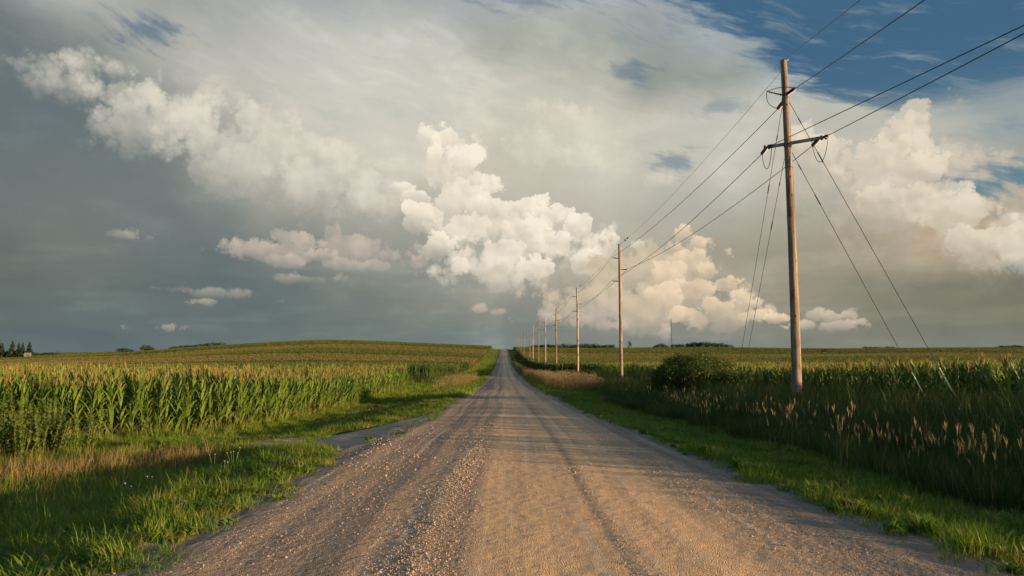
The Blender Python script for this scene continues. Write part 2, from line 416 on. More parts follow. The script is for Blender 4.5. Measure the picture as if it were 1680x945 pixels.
# ------------------------------------------------------------------ materials
def material(name):
    m = bpy.data.materials.new(name); m.use_nodes = True
    S.nt = m.node_tree
    b = S.nt.nodes['Principled BSDF']
    return m, b
def obj_pos():
    n = node('ShaderNodeNewGeometry'); return S(n.outputs['Position'])
def inst_random():
    n = node('ShaderNodeObjectInfo'); return S(n.outputs['Random'])
def leaf_material(name, c0, c1, trans=0.35, rough=0.55, spec=0.25, patch=0.0, patch_col=None):
    """two greens mixed per plant and in soft patches over the field; light passes through the leaf"""
    m, b = material(name)
    p = obj_pos()
    f = fbm(p, 0.35, 3.0, 0.6, dim='3D')
    g = fbm(p, 5.0, 2.0, 0.6, dim='3D')
    c = mix(c0, c1, clamp01(inst_random() * 0.6 + f * 0.9 + g * 0.5 - 0.5))
    if patch_col is not None:
        c = mix(c, patch_col, smooth(fbm(p, 0.9, 4.0, 0.6, dim='3D') + inst_random() * 0.3, 0.72 - patch, 0.95 - patch))
    S.nt.links.new(c.s, b.inputs['Base Color'])
    b.inputs['Roughness'].default_value = rough
    b.inputs['Specular IOR Level'].default_value = spec
    t = node('ShaderNodeBsdfTranslucent'); S.nt.links.new(mix(c, (1.1, 1.15, 0.6), 1.0, 'MULTIPLY').s, t.inputs['Color'])
    mx = node('ShaderNodeMixShader'); mx.inputs[0].default_value = trans
    S.nt.links.new(b.outputs[0], mx.inputs[1]); S.nt.links.new(t.outputs[0], mx.inputs[2])
    S.nt.links.new(mx.outputs[0], S.nt.nodes['Material Output'].inputs[0])
    return m
def plain(name, c, rough=0.7, metal=0.0, var=0.25, scale=6.0):
    m, b = material(name)
    f = fbm(obj_pos(), scale, 4.0, 0.6, dim='3D')
    S.nt.links.new(mix(tuple(v * (1 - var) for v in c), tuple(v * (1 + var) for v in c), f).s, b.inputs['Base Color'])
    b.inputs['Roughness'].default_value = rough; b.inputs['Metallic'].default_value = metal
    return m

M = {}
M['corn_leaf'] = leaf_material('corn_leaf', (0.042, 0.090, 0.014), (0.108, 0.165, 0.024), 0.16, 0.45, 0.30)
M['corn_far'] = leaf_material('corn_far', (0.045, 0.072, 0.017), (0.084, 0.104, 0.026), 0.3, 0.55)
M['corn_gold'] = leaf_material('corn_gold', (0.085, 0.086, 0.026), (0.138, 0.120, 0.040), 0.3, 0.55)
M['corn_dark'] = leaf_material('corn_dark', (0.024, 0.052, 0.010), (0.050, 0.082, 0.016), 0.3, 0.55)
M['tassel'] = leaf_material('tassel', (0.23, 0.15, 0.055), (0.34, 0.23, 0.10), 0.3, 0.7, 0.1)
M['dry_leaf'] = leaf_material('dry_leaf', (0.12, 0.090, 0.035), (0.18, 0.15, 0.05), 0.3, 0.7, 0.1)
M['grass'] = leaf_material('grass', (0.048, 0.115, 0.010), (0.128, 0.192, 0.018), 0.4, 0.5, 0.2, 0.02, (0.22, 0.20, 0.05))
M['grass_dark'] = leaf_material('grass_dark', (0.022, 0.052, 0.011), (0.055, 0.085, 0.020), 0.35, 0.55, 0.15)
M['dry_grass'] = leaf_material('dry_grass', (0.135, 0.108, 0.045), (0.25, 0.192, 0.085), 0.3, 0.7, 0.1)
M['seed_head'] = leaf_material('seed_head', (0.155, 0.125, 0.075), (0.27, 0.215, 0.135), 0.3, 0.8, 0.05)
M['weed_leaf'] = leaf_material('weed_leaf', (0.045, 0.085, 0.011), (0.105, 0.140, 0.020), 0.35, 0.5, 0.25)
M['bush_leaf'] = leaf_material('bush_leaf', (0.032, 0.062, 0.010), (0.085, 0.118, 0.022), 0.3, 0.5, 0.2)
M['tree_leaf'] = leaf_material('tree_leaf', (0.016, 0.032, 0.010), (0.034, 0.052, 0.015), 0.2, 0.6, 0.1)
M['conifer_leaf'] = leaf_material('conifer_leaf', (0.012, 0.028, 0.012), (0.026, 0.042, 0.016), 0.15, 0.6, 0.1)
M['bark'] = plain('bark', (0.09, 0.065, 0.045), 0.9)
M['stem'] = plain('stem', (0.055, 0.085, 0.02), 0.7)
M['wire'] = plain('wire', (0.035, 0.033, 0.032), 0.5, 0.3)
M['steel'] = plain('steel', (0.10, 0.095, 0.09), 0.5, 0.6)
M['porcelain'] = plain('porcelain', (0.030, 0.027, 0.025), 0.35)
M['guard'] = plain('guard', (0.70, 0.66, 0.34), 0.5)
M['flower'] = plain('flower', (0.75, 0.75, 0.70), 0.6, var=0.08)
M['pink'] = plain('pink', (0.50, 0.10, 0.22), 0.6)
M['white_board'] = plain('white_board', (0.10, 0.098, 0.095), 0.7, var=0.1)
M['roof_metal'] = plain('roof_metal', (0.15, 0.148, 0.145), 0.5, var=0.1)

# weathered pole wood: long vertical checks, dark old knots and pecked holes
m, b = material('pole_wood')
p = obj_pos()
gr = fbm(vmul(p, (16.0, 16.0, 0.45)), 1.0, 6.0, 0.65, dim='3D')
c = mix((0.065, 0.053, 0.045), (0.250, 0.192, 0.140), smooth(gr, 0.32, 0.66))
blot = fbm(vmul(p, (3.5, 3.5, 1.3)), 1.0, 5.0, 0.7, dim='3D')
c = mix(c, (0.085, 0.050, 0.032), smooth(blot, 0.50, 0.62) * 0.8)
chk = fbm(vmul(p, (38.0, 38.0, 0.7)), 1.0, 2.0, 0.5, dim='3D')
c = mix(c, (0.05, 0.033, 0.024), smooth(chk, 0.63, 0.69) * 0.8)
hol = voro(vmul(p, (4.5, 4.5, 2.4)), 1.0, 0.0, 0.5, 'F1', dim='3D')
c = mix(c, (0.035, 0.022, 0.016), smooth(hol, 0.17, 0.10))
S.nt.links.new(c.s, b.inputs['Base Color']); b.inputs['Roughness'].default_value = 0.85
bp = node('ShaderNodeBump'); bp.inputs['Strength'].default_value = 0.6; bp.inputs['Distance'].default_value = 0.02
put(bp.inputs['Height'], gr - smooth(chk, 0.63, 0.69) * 0.8 - smooth(hol, 0.17, 0.10)); S.nt.links.new(bp.outputs[0], b.inputs['Normal'])
M['pole_wood'] = m
M['pole_grey'] = m.copy(); M['pole_grey'].name = 'pole_grey'
for n in M['pole_grey'].node_tree.nodes:
    if n.bl_idname == 'ShaderNodeMix':
        a = n.inputs[6].default_value
        if abs(a[0] - 0.065) < 1e-3:
            n.inputs[6].default_value = (0.20, 0.165, 0.135, 1); n.inputs[7].default_value = (0.33, 0.275, 0.225, 1)

# ground under the plants: damp soil, thatch and low green
m, b = material('soil')
p = obj_pos()
f = fbm(p, 1.3, 6.0, 0.65, dim='3D'); g = fbm(p, 0.06, 4.0, 0.6, dim='3D')
c = mix((0.035, 0.055, 0.014), (0.085, 0.085, 0.030), f)
c = mix(c, (0.10, 0.070, 0.040), smooth(fbm(p, 0.5, 5.0, 0.6, dim='3D'), 0.52, 0.72))
S.nt.links.new(c.s, b.inputs['Base Color']); b.inputs['Roughness'].default_value = 0.95; b.inputs['Specular IOR Level'].default_value = 0.1
bp = node('ShaderNodeBump'); bp.inputs['Strength'].default_value = 0.8; bp.inputs['Distance'].default_value = 0.08
put(bp.inputs['Height'], fbm(p, 9.0, 5.0, 0.7, dim='3D')); S.nt.links.new(bp.outputs[0], b.inputs['Normal'])
M['soil'] = m

# ------------------------------------------------------------------ the lie of the land
_y = np.arange(-400.0, 6000.0, 2.0)
_r = np.interp(_y, [-400, -60, -10, 0, 6, 13, 30, 56, 80, 105, 150, 200, 250, 300, 384, 465, 520, 607, 680, 900, 1400, 6000],
               [1.5, 0.4, 0.0, 0.0, -0.02, -0.20, -0.80, -1.45, -1.9, -2.25, -2.75, -2.85, -2.45, -1.65, 0.5, 3.1, 4.7, 6.6, 6.4, 2.0, -4.0, -6.0])
_k = np.exp(-0.5 * (np.arange(-8, 9) / 3.0) ** 2); _k /= _k.sum()
_r = np.convolve(np.pad(_r, 8, mode='edge'), _k, mode='valid')
def road_z(y): return np.interp(y, _y, _r)
CX = [-900, -500, -383, -337, -288, -244, -197, -137, -95, -30, 0, 35, 220, 330, 400, 600, 1200]
CZ = [-6, -5, -3.4, -1.6, -0.2, 3.7, 7.3, 10.3, 8.9, 6.2, 4.7, 3.3, 3.0, 3.8, 2.8, 2.2, 2.0]
_cx = np.arange(-900.0, 1200.0, 4.0); _cz = np.interp(_cx, CX, CZ)
_k2 = np.exp(-0.5 * (np.arange(-10, 11) / 4.0) ** 2); _k2 /= _k2.sum()
_cz = np.convolve(np.pad(_cz, 10, mode='edge'), _k2, mode='valid')
_c0 = np.interp(0.0, _cx, _cz)
def sstep(t): t = np.clip(t, 0, 1); return t * t * (3 - 2 * t)
RL, RR = -2.95, 3.85                      # road edges
def cross(x, y):
    """height beside the road relative to the road"""
    xs = np.array([-60, -22, -15, -11, -9.4, -8.2, -6.8, -5.0, -3.8, RL, 0.3, RR, 4.6, 6.2, 7.6, 9.0, 11.0, 14.0, 18.0, 26.0, 60.0])
    near = np.array([-0.92, -0.92, -0.88, -0.80, -0.78, -0.80, -0.66, -0.30, -0.14, -0.06, 0.0, -0.06, -0.15, -0.32, -0.44, -0.25, 0.10, 0.25, 0.0, 0.05, 0.05])
    mid = np.array([-0.5, -0.5, -0.55, -0.58, -0.66, -0.68, -0.58, -0.26, -0.13, -0.06, 0.0, -0.06, -0.15, -0.28, -0.36, -0.16, 0.16, 0.25, -0.05, 0.0, 0.0])
    farr = np.array([0.2, 0.2, 0.15, 0.10, -0.05, -0.12, -0.15, -0.15, -0.10, -0.05, 0.0, -0.05, -0.10, -0.16, -0.20, 0.0, 0.25, 0.4, 0.4, 0.4, 0.4])
    a = np.interp(x, xs, near); b = np.interp(x, xs, mid); c = np.interp(x, xs, farr)
    drive = np.exp(-((y - 20.2) / 2.6) ** 2) * (x < 0)          # the ditch is filled where the field drive crosses
    a = a * (1 - drive) + np.interp(x, [-60, -12, -6, RL, 0], [-0.75, -0.62, -0.34, -0.06, 0]) * drive
    b = b * (1 - drive) + np.interp(x, [-60, -12, -6, RL, 0], [-0.5, -0.5, -0.30, -0.06, 0]) * drive
    t1 = sstep((y - 14) / 16.0); t2 = sstep((y - 40) / 50.0)
    return (a * (1 - t1) + b * t1) * (1 - t2) + c * t2
def ground(x, y):
    x = np.asarray(x, float); y = np.asarray(y, float)
    s = sstep((y - 120) / 400.0)
    z = road_z(y) + cross(x, y) + s * (np.interp(x * 520.0 / np.clip(y, 150.0, 900.0), _cx, _cz) - _c0)
    bump = 0.05 * np.sin(x * 1.7 + y * 0.6) * np.sin(y * 1.1 - x * 0.5) * sstep((np.abs(x - 0.3) - 4.0) / 2.0)
    roll = 0.9 * np.sin(x * 0.021 + 1.0) * np.sin(y * 0.017) * sstep((np.abs(x) - 20) / 120) * sstep((y - 90) / 150)
    return z + bump + roll
def gz(x, y): return float(ground(x, y))
def pix_dir(px, py):
    return (CAMR @ Vector(((px - 840) / FPX, (472.5 - py) / FPX, -1.0)))
def at_y(px, py, Y):
    """the point of the photograph's ray that lies Y metres down the road"""
    d = pix_dir(px, py); return EYE + d * (Y / d.y)

def spaced(stops):
    out = []
    for a, b_, st in stops:
        n = max(1, int(round((b_ - a) / st))); out.extend(a + (b_ - a) * i / n for i in range(n))
    out.append(stops[-1][1]); return np.array(out)
gx = spaced([(-4000, -600, 200), (-600, -200, 20), (-200, -40, 5), (-40, -14, 1.0), (-14, 20, 0.25), (20, 60, 2.0), (60, 300, 10), (300, 700, 25), (700, 4000, 200)])
gy = spaced([(-120, -10, 8), (-10, 3, 1.0), (3, 32, 0.3), (32, 80, 0.9), (80, 200, 3), (200, 760, 7), (760, 1500, 50), (1500, 6000, 500)])
def vnoise(x, y, seed):
    r_ = np.random.default_rng(seed).random((256, 256))
    xi = np.floor(x).astype(int); yi = np.floor(y).astype(int); fx_ = x - xi; fy_ = y - yi
    fx_ = fx_ * fx_ * (3 - 2 * fx_); fy_ = fy_ * fy_ * (3 - 2 * fy_)
    g = lambda a, b_: r_[a % 256, b_ % 256]
    return (g(xi, yi) * (1 - fx_) + g(xi + 1, yi) * fx_) * (1 - fy_) + (g(xi, yi + 1) * (1 - fx_) + g(xi + 1, yi + 1) * fx_) * fy_
def road_edge(y, side):
    flare = 0.42 * np.exp(-np.clip(y - 5.0, 0, None) / 7.0) * (y > -30) * (-1 if side == 0 else 1)
    n = (vnoise(y * 0.35, y * 0 + 3.3, 11 + side) - 0.5) * 0.5 + (vnoise(y * 1.6, y * 0 + 9.1, 21 + side) - 0.5) * 0.28
    return (RL if side == 0 else RR) + n + flare
def ground_sheet(X, Y):
    Z = ground(X, Y)
    under = ((X > road_edge(Y, 0) + 0.2) & (X < road_edge(Y, 1) - 0.2) & (Y < 1200)).astype(float)
    return Z - 0.07 * under
gobj = link('ground', grid_mesh('ground', gx, gy, ground_sheet, M['soil']))
tag(gobj, 'dark soil and low growth under the fields and verges', 'ground', kind='structure')

# ------------------------------------------------------------------ gravel road
m, b = material('gravel')
p = obj_pos(); X_, Y_, Z_ = sep(p)
wob = fbm(xyz(X_ * 0.2, Y_ * 0.05), 1.0, 2.0, 0.5) - 0.5
xw = X_ + wob * 0.9 + 0.03 * Y_ * 0.0
lane = fbm(xyz(xw * 2.6, Y_ * 0.018), 1.0, 4.0, 0.6)
dust = curve(xw, [(-3, 0.2), (-2.4, 0.4), (-1.95, 0.15), (-1.35, 0.08), (-1.1, 0.5), (-0.6, 0.6), (-0.25, 0.3), (0.1, 0.95), (0.9, 1.0), (1.15, 0.5), (1.45, 0.95), (2.2, 1.0), (2.5, 0.45), (3.0, 0.2), (3.6, 0.1)], -3.6, 3.9, 0, 1)
dust = clamp01(dust + (lane - 0.5) * 1.7 + (fbm(p, 1.2, 4.0, 0.6, dim='3D') - 0.5) * 0.4)
c = mix((0.165, 0.150, 0.132), (0.52, 0.368, 0.222), dust)
pale = smooth(fbm(xyz(xw * 3.4, Y_ * 0.05), 1.7, 4.0, 0.6), 0.55, 0.75)
c = mix(c, (0.55, 0.45, 0.33), pale * 0.55)
cell = node('ShaderNodeTexVoronoi', voronoi_dimensions='3D'); put(cell.inputs['Vector'], p); cell.inputs['Scale'].default_value = 75.0
cv = sep(S(cell.outputs['Color']))[0]
c = mix(c, mix((0.55, 0.50, 0.45), (1.4, 1.34, 1.25), cv), 0.45, 'MULTIPLY')
cell2 = node('ShaderNodeTexVoronoi', voronoi_dimensions='3D'); put(cell2.inputs['Vector'], p); cell2.inputs['Scale'].default_value = 19.0
loose = clamp01(1.25 - dust * 1.1)
S.nt.links.new(c.s, b.inputs['Base Color']); b.inputs['Roughness'].default_value = 0.95; b.inputs['Specular IOR Level'].default_value = 0.15
wash = fbm(xyz(X_ * 0.25, Y_ * 2.2), 1.0, 3.0, 0.6)                       # faint washboard across the road
h = S(cell.outputs['Distance']) * (-0.7) + S(cell2.outputs['Distance']) * (-1.4) * loose + wash * 0.6 + fbm(p, 9.0, 5.0, 0.7, dim='3D') * 0.9 * loose + lane * 1.0
bp = node('ShaderNodeBump'); bp.inputs['Strength'].default_value = 0.85; bp.inputs['Distance'].default_value = 0.018
put(bp.inputs['Height'], h); S.nt.links.new(bp.outputs[0], b.inputs['Normal'])
M['gravel'] = m
M['stone'] = plain('stone', (0.27, 0.215, 0.165), 0.9, var=0.6, scale=22.0)
def road_surf(X, Y):
    crown = 0.03 * (1 - ((X - 0.3) / 3.2) ** 2)
    ruts = -0.009 * (np.exp(-((X + 1.25) / 0.28) ** 2) + np.exp(-((X - 0.45) / 0.35) ** 2) + np.exp(-((X - 1.9) / 0.3) ** 2)) + 0.010 * np.exp(-((X + 0.75 - 0.02 * (Y - 5)) / 0.22) ** 2) * (Y < 60)
    n = (vnoise(X * 9, Y * 9, 1) - .5) * 0.004 + (vnoise(X * 26, Y * 26, 2) - .5) * 0.009 + (vnoise(X * 2.2, Y * 0.4, 3) - .5) * 0.006
    edge_ = -0.02 * sstep((np.abs(X - 0.33) - 3.0) / 0.45)
    return road_z(Y) + crown + ruts * (Y < 200) + n * (Y < 120) + edge_ - 0.02
rx = np.linspace(RL - 0.35, RR + 0.35, 190)
ry = spaced([(-60, 3.4, 2.0), (3.4, 16, 0.045), (16, 34, 0.12), (34, 80, 0.5), (80, 700, 4), (700, 1200, 20)])
def road_sheet(X, Y):
    # narrow sheet: bend the outermost columns to the ragged edge
    return road_surf(X, Y)
rme = grid_mesh('gravel_road', rx, ry, road_sheet, M['gravel'])
co = np.empty(len(rme.vertices) * 3, np.float32); rme.vertices.foreach_get('co', co); co = co.reshape(-1, 3)
t = (co[:, 0] - rx[0]) / (rx[-1] - rx[0])
e0 = road_edge(co[:, 1], 0) - 0.25; e1 = road_edge(co[:, 1], 1) + 0.25
co[:, 0] = e0 + (e1 - e0) * t
rme.vertices.foreach_set('co', co.ravel()); rme.update()
robj = link('gravel_road', rme)
tag(robj, 'straight tan gravel road running over the hill ahead', 'road', kind='structure')
# gravel drive into the left field
DRIVE = [(-2.8, 12.8), (-3.6, 14.6), (-4.4, 16.8), (-5.4, 18.6), (-6.6, 19.3), (-8.3, 19.7), (-8.3, 20.3), (-6.6, 20.7), (-5.4, 21.5), (-4.4, 23.4), (-3.6, 27.0), (-2.8, 31.0)]
def in_poly(x, y, poly):
    x = np.asarray(x); inside = np.zeros(x.shape, bool); n = len(poly)
    for i in range(n):
        x0_, y0_ = poly[i]; x1_, y1_ = poly[(i + 1) % n]
        c_ = ((y0_ > y) != (y1_ > y)) & (x < (x1_ - x0_) * (y - y0_) / ((y1_ - y0_) if y1_ != y0_ else 1e-9) + x0_)
        inside ^= c_
    return inside
mb = MB()
K = 12
for i in range(5):                                   # strips between the two sides of the drive
    a0, a1 = DRIVE[i], DRIVE[i + 1]; b0_, b1_ = DRIVE[11 - i], DRIVE[10 - i]
    for s_ in range(4):
        for k in range(K):
            q = []
            for (u, v) in ((s_ / 4, k / K), ((s_ + 1) / 4, k / K), ((s_ + 1) / 4, (k + 1) / K), (s_ / 4, (k + 1) / K)):
                lo_ = (a0[0] + (a1[0] - a0[0]) * u, a0[1] + (a1[1] - a0[1]) * u); hi_ = (b0_[0] + (b1_[0] - b0_[0]) * u, b0_[1] + (b1_[1] - b0_[1]) * u)
                x = lo_[0] + (hi_[0] - lo_[0]) * v; y = lo_[1] + (hi_[1] - lo_[1]) * v
                q.append((x, y, gz(x, y) + 0.018))
            mb.add(q[::-1], [(0, 1, 2, 3)])
m, b = material('drive_dirt')
p = obj_pos()
f = fbm(p, 2.2, 6.0, 0.7, dim='3D')
c = mix((0.20, 0.155, 0.110), (0.36, 0.275, 0.190), f)
c = mix(c, (0.09, 0.10, 0.03), smooth(fbm(p, 1.1, 4.0, 0.65, dim='3D'), 0.55, 0.70) * 0.7)
S.nt.links.new(c.s, b.inputs['Base Color']); b.inputs['Roughness'].default_value = 0.95
bp = node('ShaderNodeBump'); bp.inputs['Strength'].default_value = 0.9; bp.inputs['Distance'].default_value = 0.03
put(bp.inputs['Height'], fbm(p, 24.0, 4.0, 0.7, dim='3D') + f); S.nt.links.new(bp.outputs[0], b.inputs['Normal'])
M['drive_dirt'] = m
dobj = mb.build('field_drive', M['drive_dirt'])
tag(dobj, 'short gravel drive leaving the road on the left', 'drive', kind='structure')

# ------------------------------------------------------------------ plants: prototypes
def strip(mb, base, az, length, width, tilt0, tilt1, segs=5, mi=0, twist=0.0, fold=0.0):
    """a leaf blade: starts tilt0 from vertical, bends over to tilt1, tapers to a point"""
    p = Vector(base); d = Vector((math.cos(az), math.sin(az), 0)); side0 = Vector((-math.sin(az), math.cos(az), 0))
    vs = []; fs = []
    for i in range(segs + 1):
        s = i / segs
        tl = tilt0 + (tilt1 - tilt0) * s ** 1.4
        w = width * 0.5 * min(1.0, 0.45 + 2.2 * s) * max(0.02, 1 - s ** 2.2)
        tw = twist * s
        up = d * (-math.cos(tl)) + Vector((0, 0, math.sin(tl)))
        sd = side0 * math.cos(tw) + up * math.sin(tw)
        vs.append(p - sd * w); vs.append(p + sd * w)
        if i < segs:
            p = p + (d * math.sin(tl) + Vector((0, 0, math.cos(tl)))) * (length / segs)
            fs.append((2 * i, 2 * i + 1, 2 * i + 3, 2 * i + 2))
    mb.add(vs, fs, mi)
def corn_body(mb, rnd, h=2.35, n=15, segs=5, lm=0, sm=1, dm=2, x=0, y=0, thin=1.0):
    lean = (rnd.uniform(-.05, .05), rnd.uniform(-.05, .05))
    st = lambda z: (x + lean[0] * z, y + lean[1] * z, z)
    mb.tube([st(0), st(h * 0.5), st(h * 0.90)], [0.016, 0.013, 0.007], 5 if segs > 3 else 3, sm, caps=False)
    a0 = rnd.uniform(0, 6.28)
    for i in range(n):
        f = i / (n - 1)
        z = h * (0.05 + 0.80 * f) + rnd.uniform(-.04, .04)
        az = a0 + (i % 2) * math.pi + rnd.uniform(-.9, .9)
        dead = f < 0.13 and rnd.random() < 0.4
        L = (0.55 + 0.45 * math.sin(math.pi * min(1, 0.25 + f * 0.75))) * rnd.uniform(.8, 1.1)
        if f > 0.8: L *= 0.75
        t0 = rnd.uniform(.12, .35) if f > .55 else rnd.uniform(.3, .55)
        t1 = rnd.uniform(.3, 1.3) if f > .6 else rnd.uniform(.9, 2.4)
        if dead: t1 = 2.9
        strip(mb, st(z), az, L, rnd.uniform(.085, .125) * thin, t0, t1, segs, dm if dead else lm, rnd.uniform(-.7, .7))
    return st(h * 0.90)
def tassel_body(mb, rnd, top, h, mi=0, n=7, segs=2):
    for i in range(n):
        strip(mb, top, rnd.uniform(0, 6.28), h * 0.115 * rnd.uniform(.8, 1.15), 0.020, rnd.uniform(0.02, .15) if i == 0 else rnd.uniform(.15, .5), rnd.uniform(.3, .9), segs, mi)
    mb.tube([top, (top[0], top[1], top[2] + h * .12)], [0.008, 0.004], 3, mi, caps=False)
CORN_MATS = [M['corn_leaf'], M['stem'], M['dry_leaf'], M['tassel']]
corn_variants = []                     # (body mesh, tassel mesh) for the individual plants
corn_joined = []                       # body and tassel in one, for the mass of the field
for k in range(7):
    rnd = random.Random(100 + k)
    mb = MB(); top = corn_body(mb, rnd); mt = MB(); tassel_body(mt, rnd, top, 2.35)
    corn_variants.append((mb.mesh('corn_plant', CORN_MATS[:3]), mt.mesh('tassel', [M['tassel']])))
    mj = MB(); rnd = random.Random(200 + k); top = corn_body(mj, rnd, n=11, segs=4); tassel_body(mj, rnd, top, 2.35, 3)
    corn_joined.append(mj.mesh('corn_mass', CORN_MATS))
def corn_clump(k, leaf, tas, nplants=7, rad=0.75, h=2.3):
    rnd = random.Random(300 + k); mb = MB()
    for i in range(nplants):
        a = rnd.uniform(0, 6.28); r_ = rad * math.sqrt(rnd.random()); hh = h * rnd.uniform(.88, 1.06)
        top = corn_body(mb, rnd, hh, 8, 3, x=r_ * math.cos(a), y=r_ * math.sin(a), thin=1.35)
        if tas: tassel_body(mb, rnd, top, hh, 3, 5, 1)
    return mb.mesh('corn_clump', [leaf, M['stem'], leaf, M['tassel']])
def soy_clump(k, leaf, rad=0.8, h=0.9):
    rnd = random.Random(400 + k); mb = MB()
    for i in range(70):
        a = rnd.uniform(0, 6.28); r_ = rad * math.sqrt(rnd.random())
        strip(mb, (r_ * math.cos(a), r_ * math.sin(a), h * rnd.uniform(.3, .9)), rnd.uniform(0, 6.28), rnd.uniform(.12, .22), .14, rnd.uniform(.5, 1.1), rnd.uniform(1.2, 1.9), 2, 0)
    return mb.mesh('crop_clump', [leaf])
def tuft(seed, n, r, h0, h1, w, lean, mats, segs=3, heads=0, head_len=0.14, head_w=0.020, dry=0.0, forb=0):
    """a tuft of grass; mats = [blade, head, dry blade]"""
    rnd = random.Random(seed); mb = MB()
    for i in range(n):
        a = rnd.uniform(0, 6.28); rr_ = r * math.sqrt(rnd.random()); h = rnd.uniform(h0, h1)
        az = a + rnd.uniform(-1.2, 1.2)
        strip(mb, (rr_ * math.cos(a), rr_ * math.sin(a), -0.02), az, h, w * rnd.uniform(.7, 1.3), rnd.uniform(0, lean * .5), rnd.uniform(lean * .6, lean * 2.6), segs, 2 if rnd.random() < dry else 0, rnd.uniform(-.6, .6))
    for i in range(forb):
        a = rnd.uniform(0, 6.28); rr_ = r * math.sqrt(rnd.random())
        strip(mb, (rr_ * math.cos(a), rr_ * math.sin(a), h0 * rnd.uniform(.2, 1.0)), rnd.uniform(0, 6.28), rnd.uniform(.06, .14), .05, rnd.uniform(.3, 1.0), rnd.uniform(1.0, 2.0), 2, 0)
    for i in range(heads):
        a = rnd.uniform(0, 6.28); rr_ = r * math.sqrt(rnd.random()); h = h1 * rnd.uniform(.85, 1.2); az = rnd.uniform(0, 6.28)
        ln = rnd.uniform(.02, .22)
        b0_ = Vector((rr_ * math.cos(a), rr_ * math.sin(a), 0)); d_ = Vector((math.cos(az) * math.sin(ln), math.sin(az) * math.sin(ln), math.cos(ln)))
        tip = b0_ + d_ * h
        mb.tube([b0_, tip], [0.003, 0.002], 3, 0, caps=False)
        for q in range(4):
            strip(mb, tip - d_ * 0.02 + d_ * (q * head_len * .18), az + q * 1.57 + rnd.uniform(-.4, .4), head_len * rnd.uniform(.7, 1.1), head_w, .1 + ln, .35 + ln, 2, 1)
    return mb.mesh('tuft', mats)

# ------------------------------------------------------------------ scattering of what nobody could count
def scatter(name, variants, pts, rot, scl, label, cat):
    n = len(pts)
    me = bpy.data.meshes.new(name)
    me.vertices.add(n); me.vertices.foreach_set('co', np.ascontiguousarray(pts, np.float32).ravel())
    me.attributes.new('rot', 'FLOAT_VECTOR', 'POINT').data.foreach_set('vector', np.ascontiguousarray(rot, np.float32).ravel())
    me.attributes.new('scl', 'FLOAT_VECTOR', 'POINT').data.foreach_set('vector', np.ascontiguousarray(scl, np.float32).ravel())
    me.attributes.new('pick', 'INT', 'POINT').data.foreach_set('value', rng.integers(0, len(variants), n).astype(np.int32))
    o = link(name, me); tag(o, label, cat, kind='stuff')
    src = bpy.data.collections.new(name + ' source')
    for k, v in enumerate(variants):
        src.objects.link(bpy.data.objects.new(name + ' plant', v))
    g = bpy.data.node_groups.new(name, 'GeometryNodeTree')
    g.interface.new_socket('Geometry', in_out='INPUT', socket_type='NodeSocketGeometry')
    g.interface.new_socket('Geometry', in_out='OUTPUT', socket_type='NodeSocketGeometry')
    N = g.nodes; L = g.links
    gi = N.new('NodeGroupInput'); go = N.new('NodeGroupOutput')
    iop = N.new('GeometryNodeInstanceOnPoints'); ci = N.new('GeometryNodeCollectionInfo')
    ci.inputs['Collection'].default_value = src; ci.inputs['Separate Children'].default_value = True; ci.inputs['Reset Children'].default_value = True
    iop.inputs['Pick Instance'].default_value = True
    def attr(nm, ty):
        a = N.new('GeometryNodeInputNamedAttribute'); a.data_type = ty; a.inputs['Name'].default_value = nm; return a.outputs['Attribute']
    L.new(gi.outputs[0], iop.inputs['Points']); L.new(ci.outputs[0], iop.inputs['Instance'])
    L.new(attr('pick', 'INT'), iop.inputs['Instance Index'])
    e2r = N.new('FunctionNodeEulerToRotation'); L.new(attr('rot', 'FLOAT_VECTOR'), e2r.inputs[0]); L.new(e2r.outputs[0], iop.inputs['Rotation'])
    L.new(attr('scl', 'FLOAT_VECTOR'), iop.inputs['Scale']); L.new(iop.outputs[0], go.inputs[0])
    md = o.modifiers.new('scatter', 'NODES'); md.node_group = g
    return o
def in_view(x, y, margin=4.0):
    return (y > 3.0) & (x > -0.92 * y - margin) & (x < 0.92 * y + margin)
def sample(x0, x1, y0, y1, density, test=None, view=True):
    n = int((x1 - x0) * (y1 - y0) * density)
    x = rng.uniform(x0, x1, n); y = rng.uniform(y0, y1, n)
    k = np.ones(n, bool)
    if view: k &= in_view(x, y)
    if test is not None: k &= test(x, y)
    return x[k], y[k]
def lay(name, variants, xy, label, cat, s0=.8, s1=1.2, tilt=0.08, zs=None, sink=0.0, zr=.15):
    x = np.concatenate([a for a, _ in xy]); y = np.concatenate([b_ for _, b_ in xy]); n = len(x)
    z = ground(x, y) - sink
    on = (x > road_edge(y, 0) - .3) & (x < road_edge(y, 1) + .3) & (y < 700)
    z = np.where(on, np.maximum(z, road_surf(x, y) - .01), z)
    rot = np.stack([rng.normal(0, tilt, n), rng.normal(0, tilt, n), rng.uniform(0, 6.283, n)], -1)
    s = rng.uniform(s0, s1, n); scl = np.stack([s, s, s * rng.uniform(1 - zr, 1 + zr, n)], -1)
    if zs is not None: scl[:, 2] *= zs(x, y)
    return scatter(name, variants, np.stack([x, y, z], -1), rot, scl, label, cat)
def off_road(x, y, m_=0.0):
    return ((x < road_edge(y, 0) - m_) | (x > road_edge(y, 1) + m_)) & (~in_poly(x, y, DRIVE) | (rng.random(np.shape(x)) < np.clip((-4.6 - x) / 6.0, 0.02, .5)))
def patchy(x, y, sc, seed): return vnoise(x * sc + 50, y * sc + 50, seed)

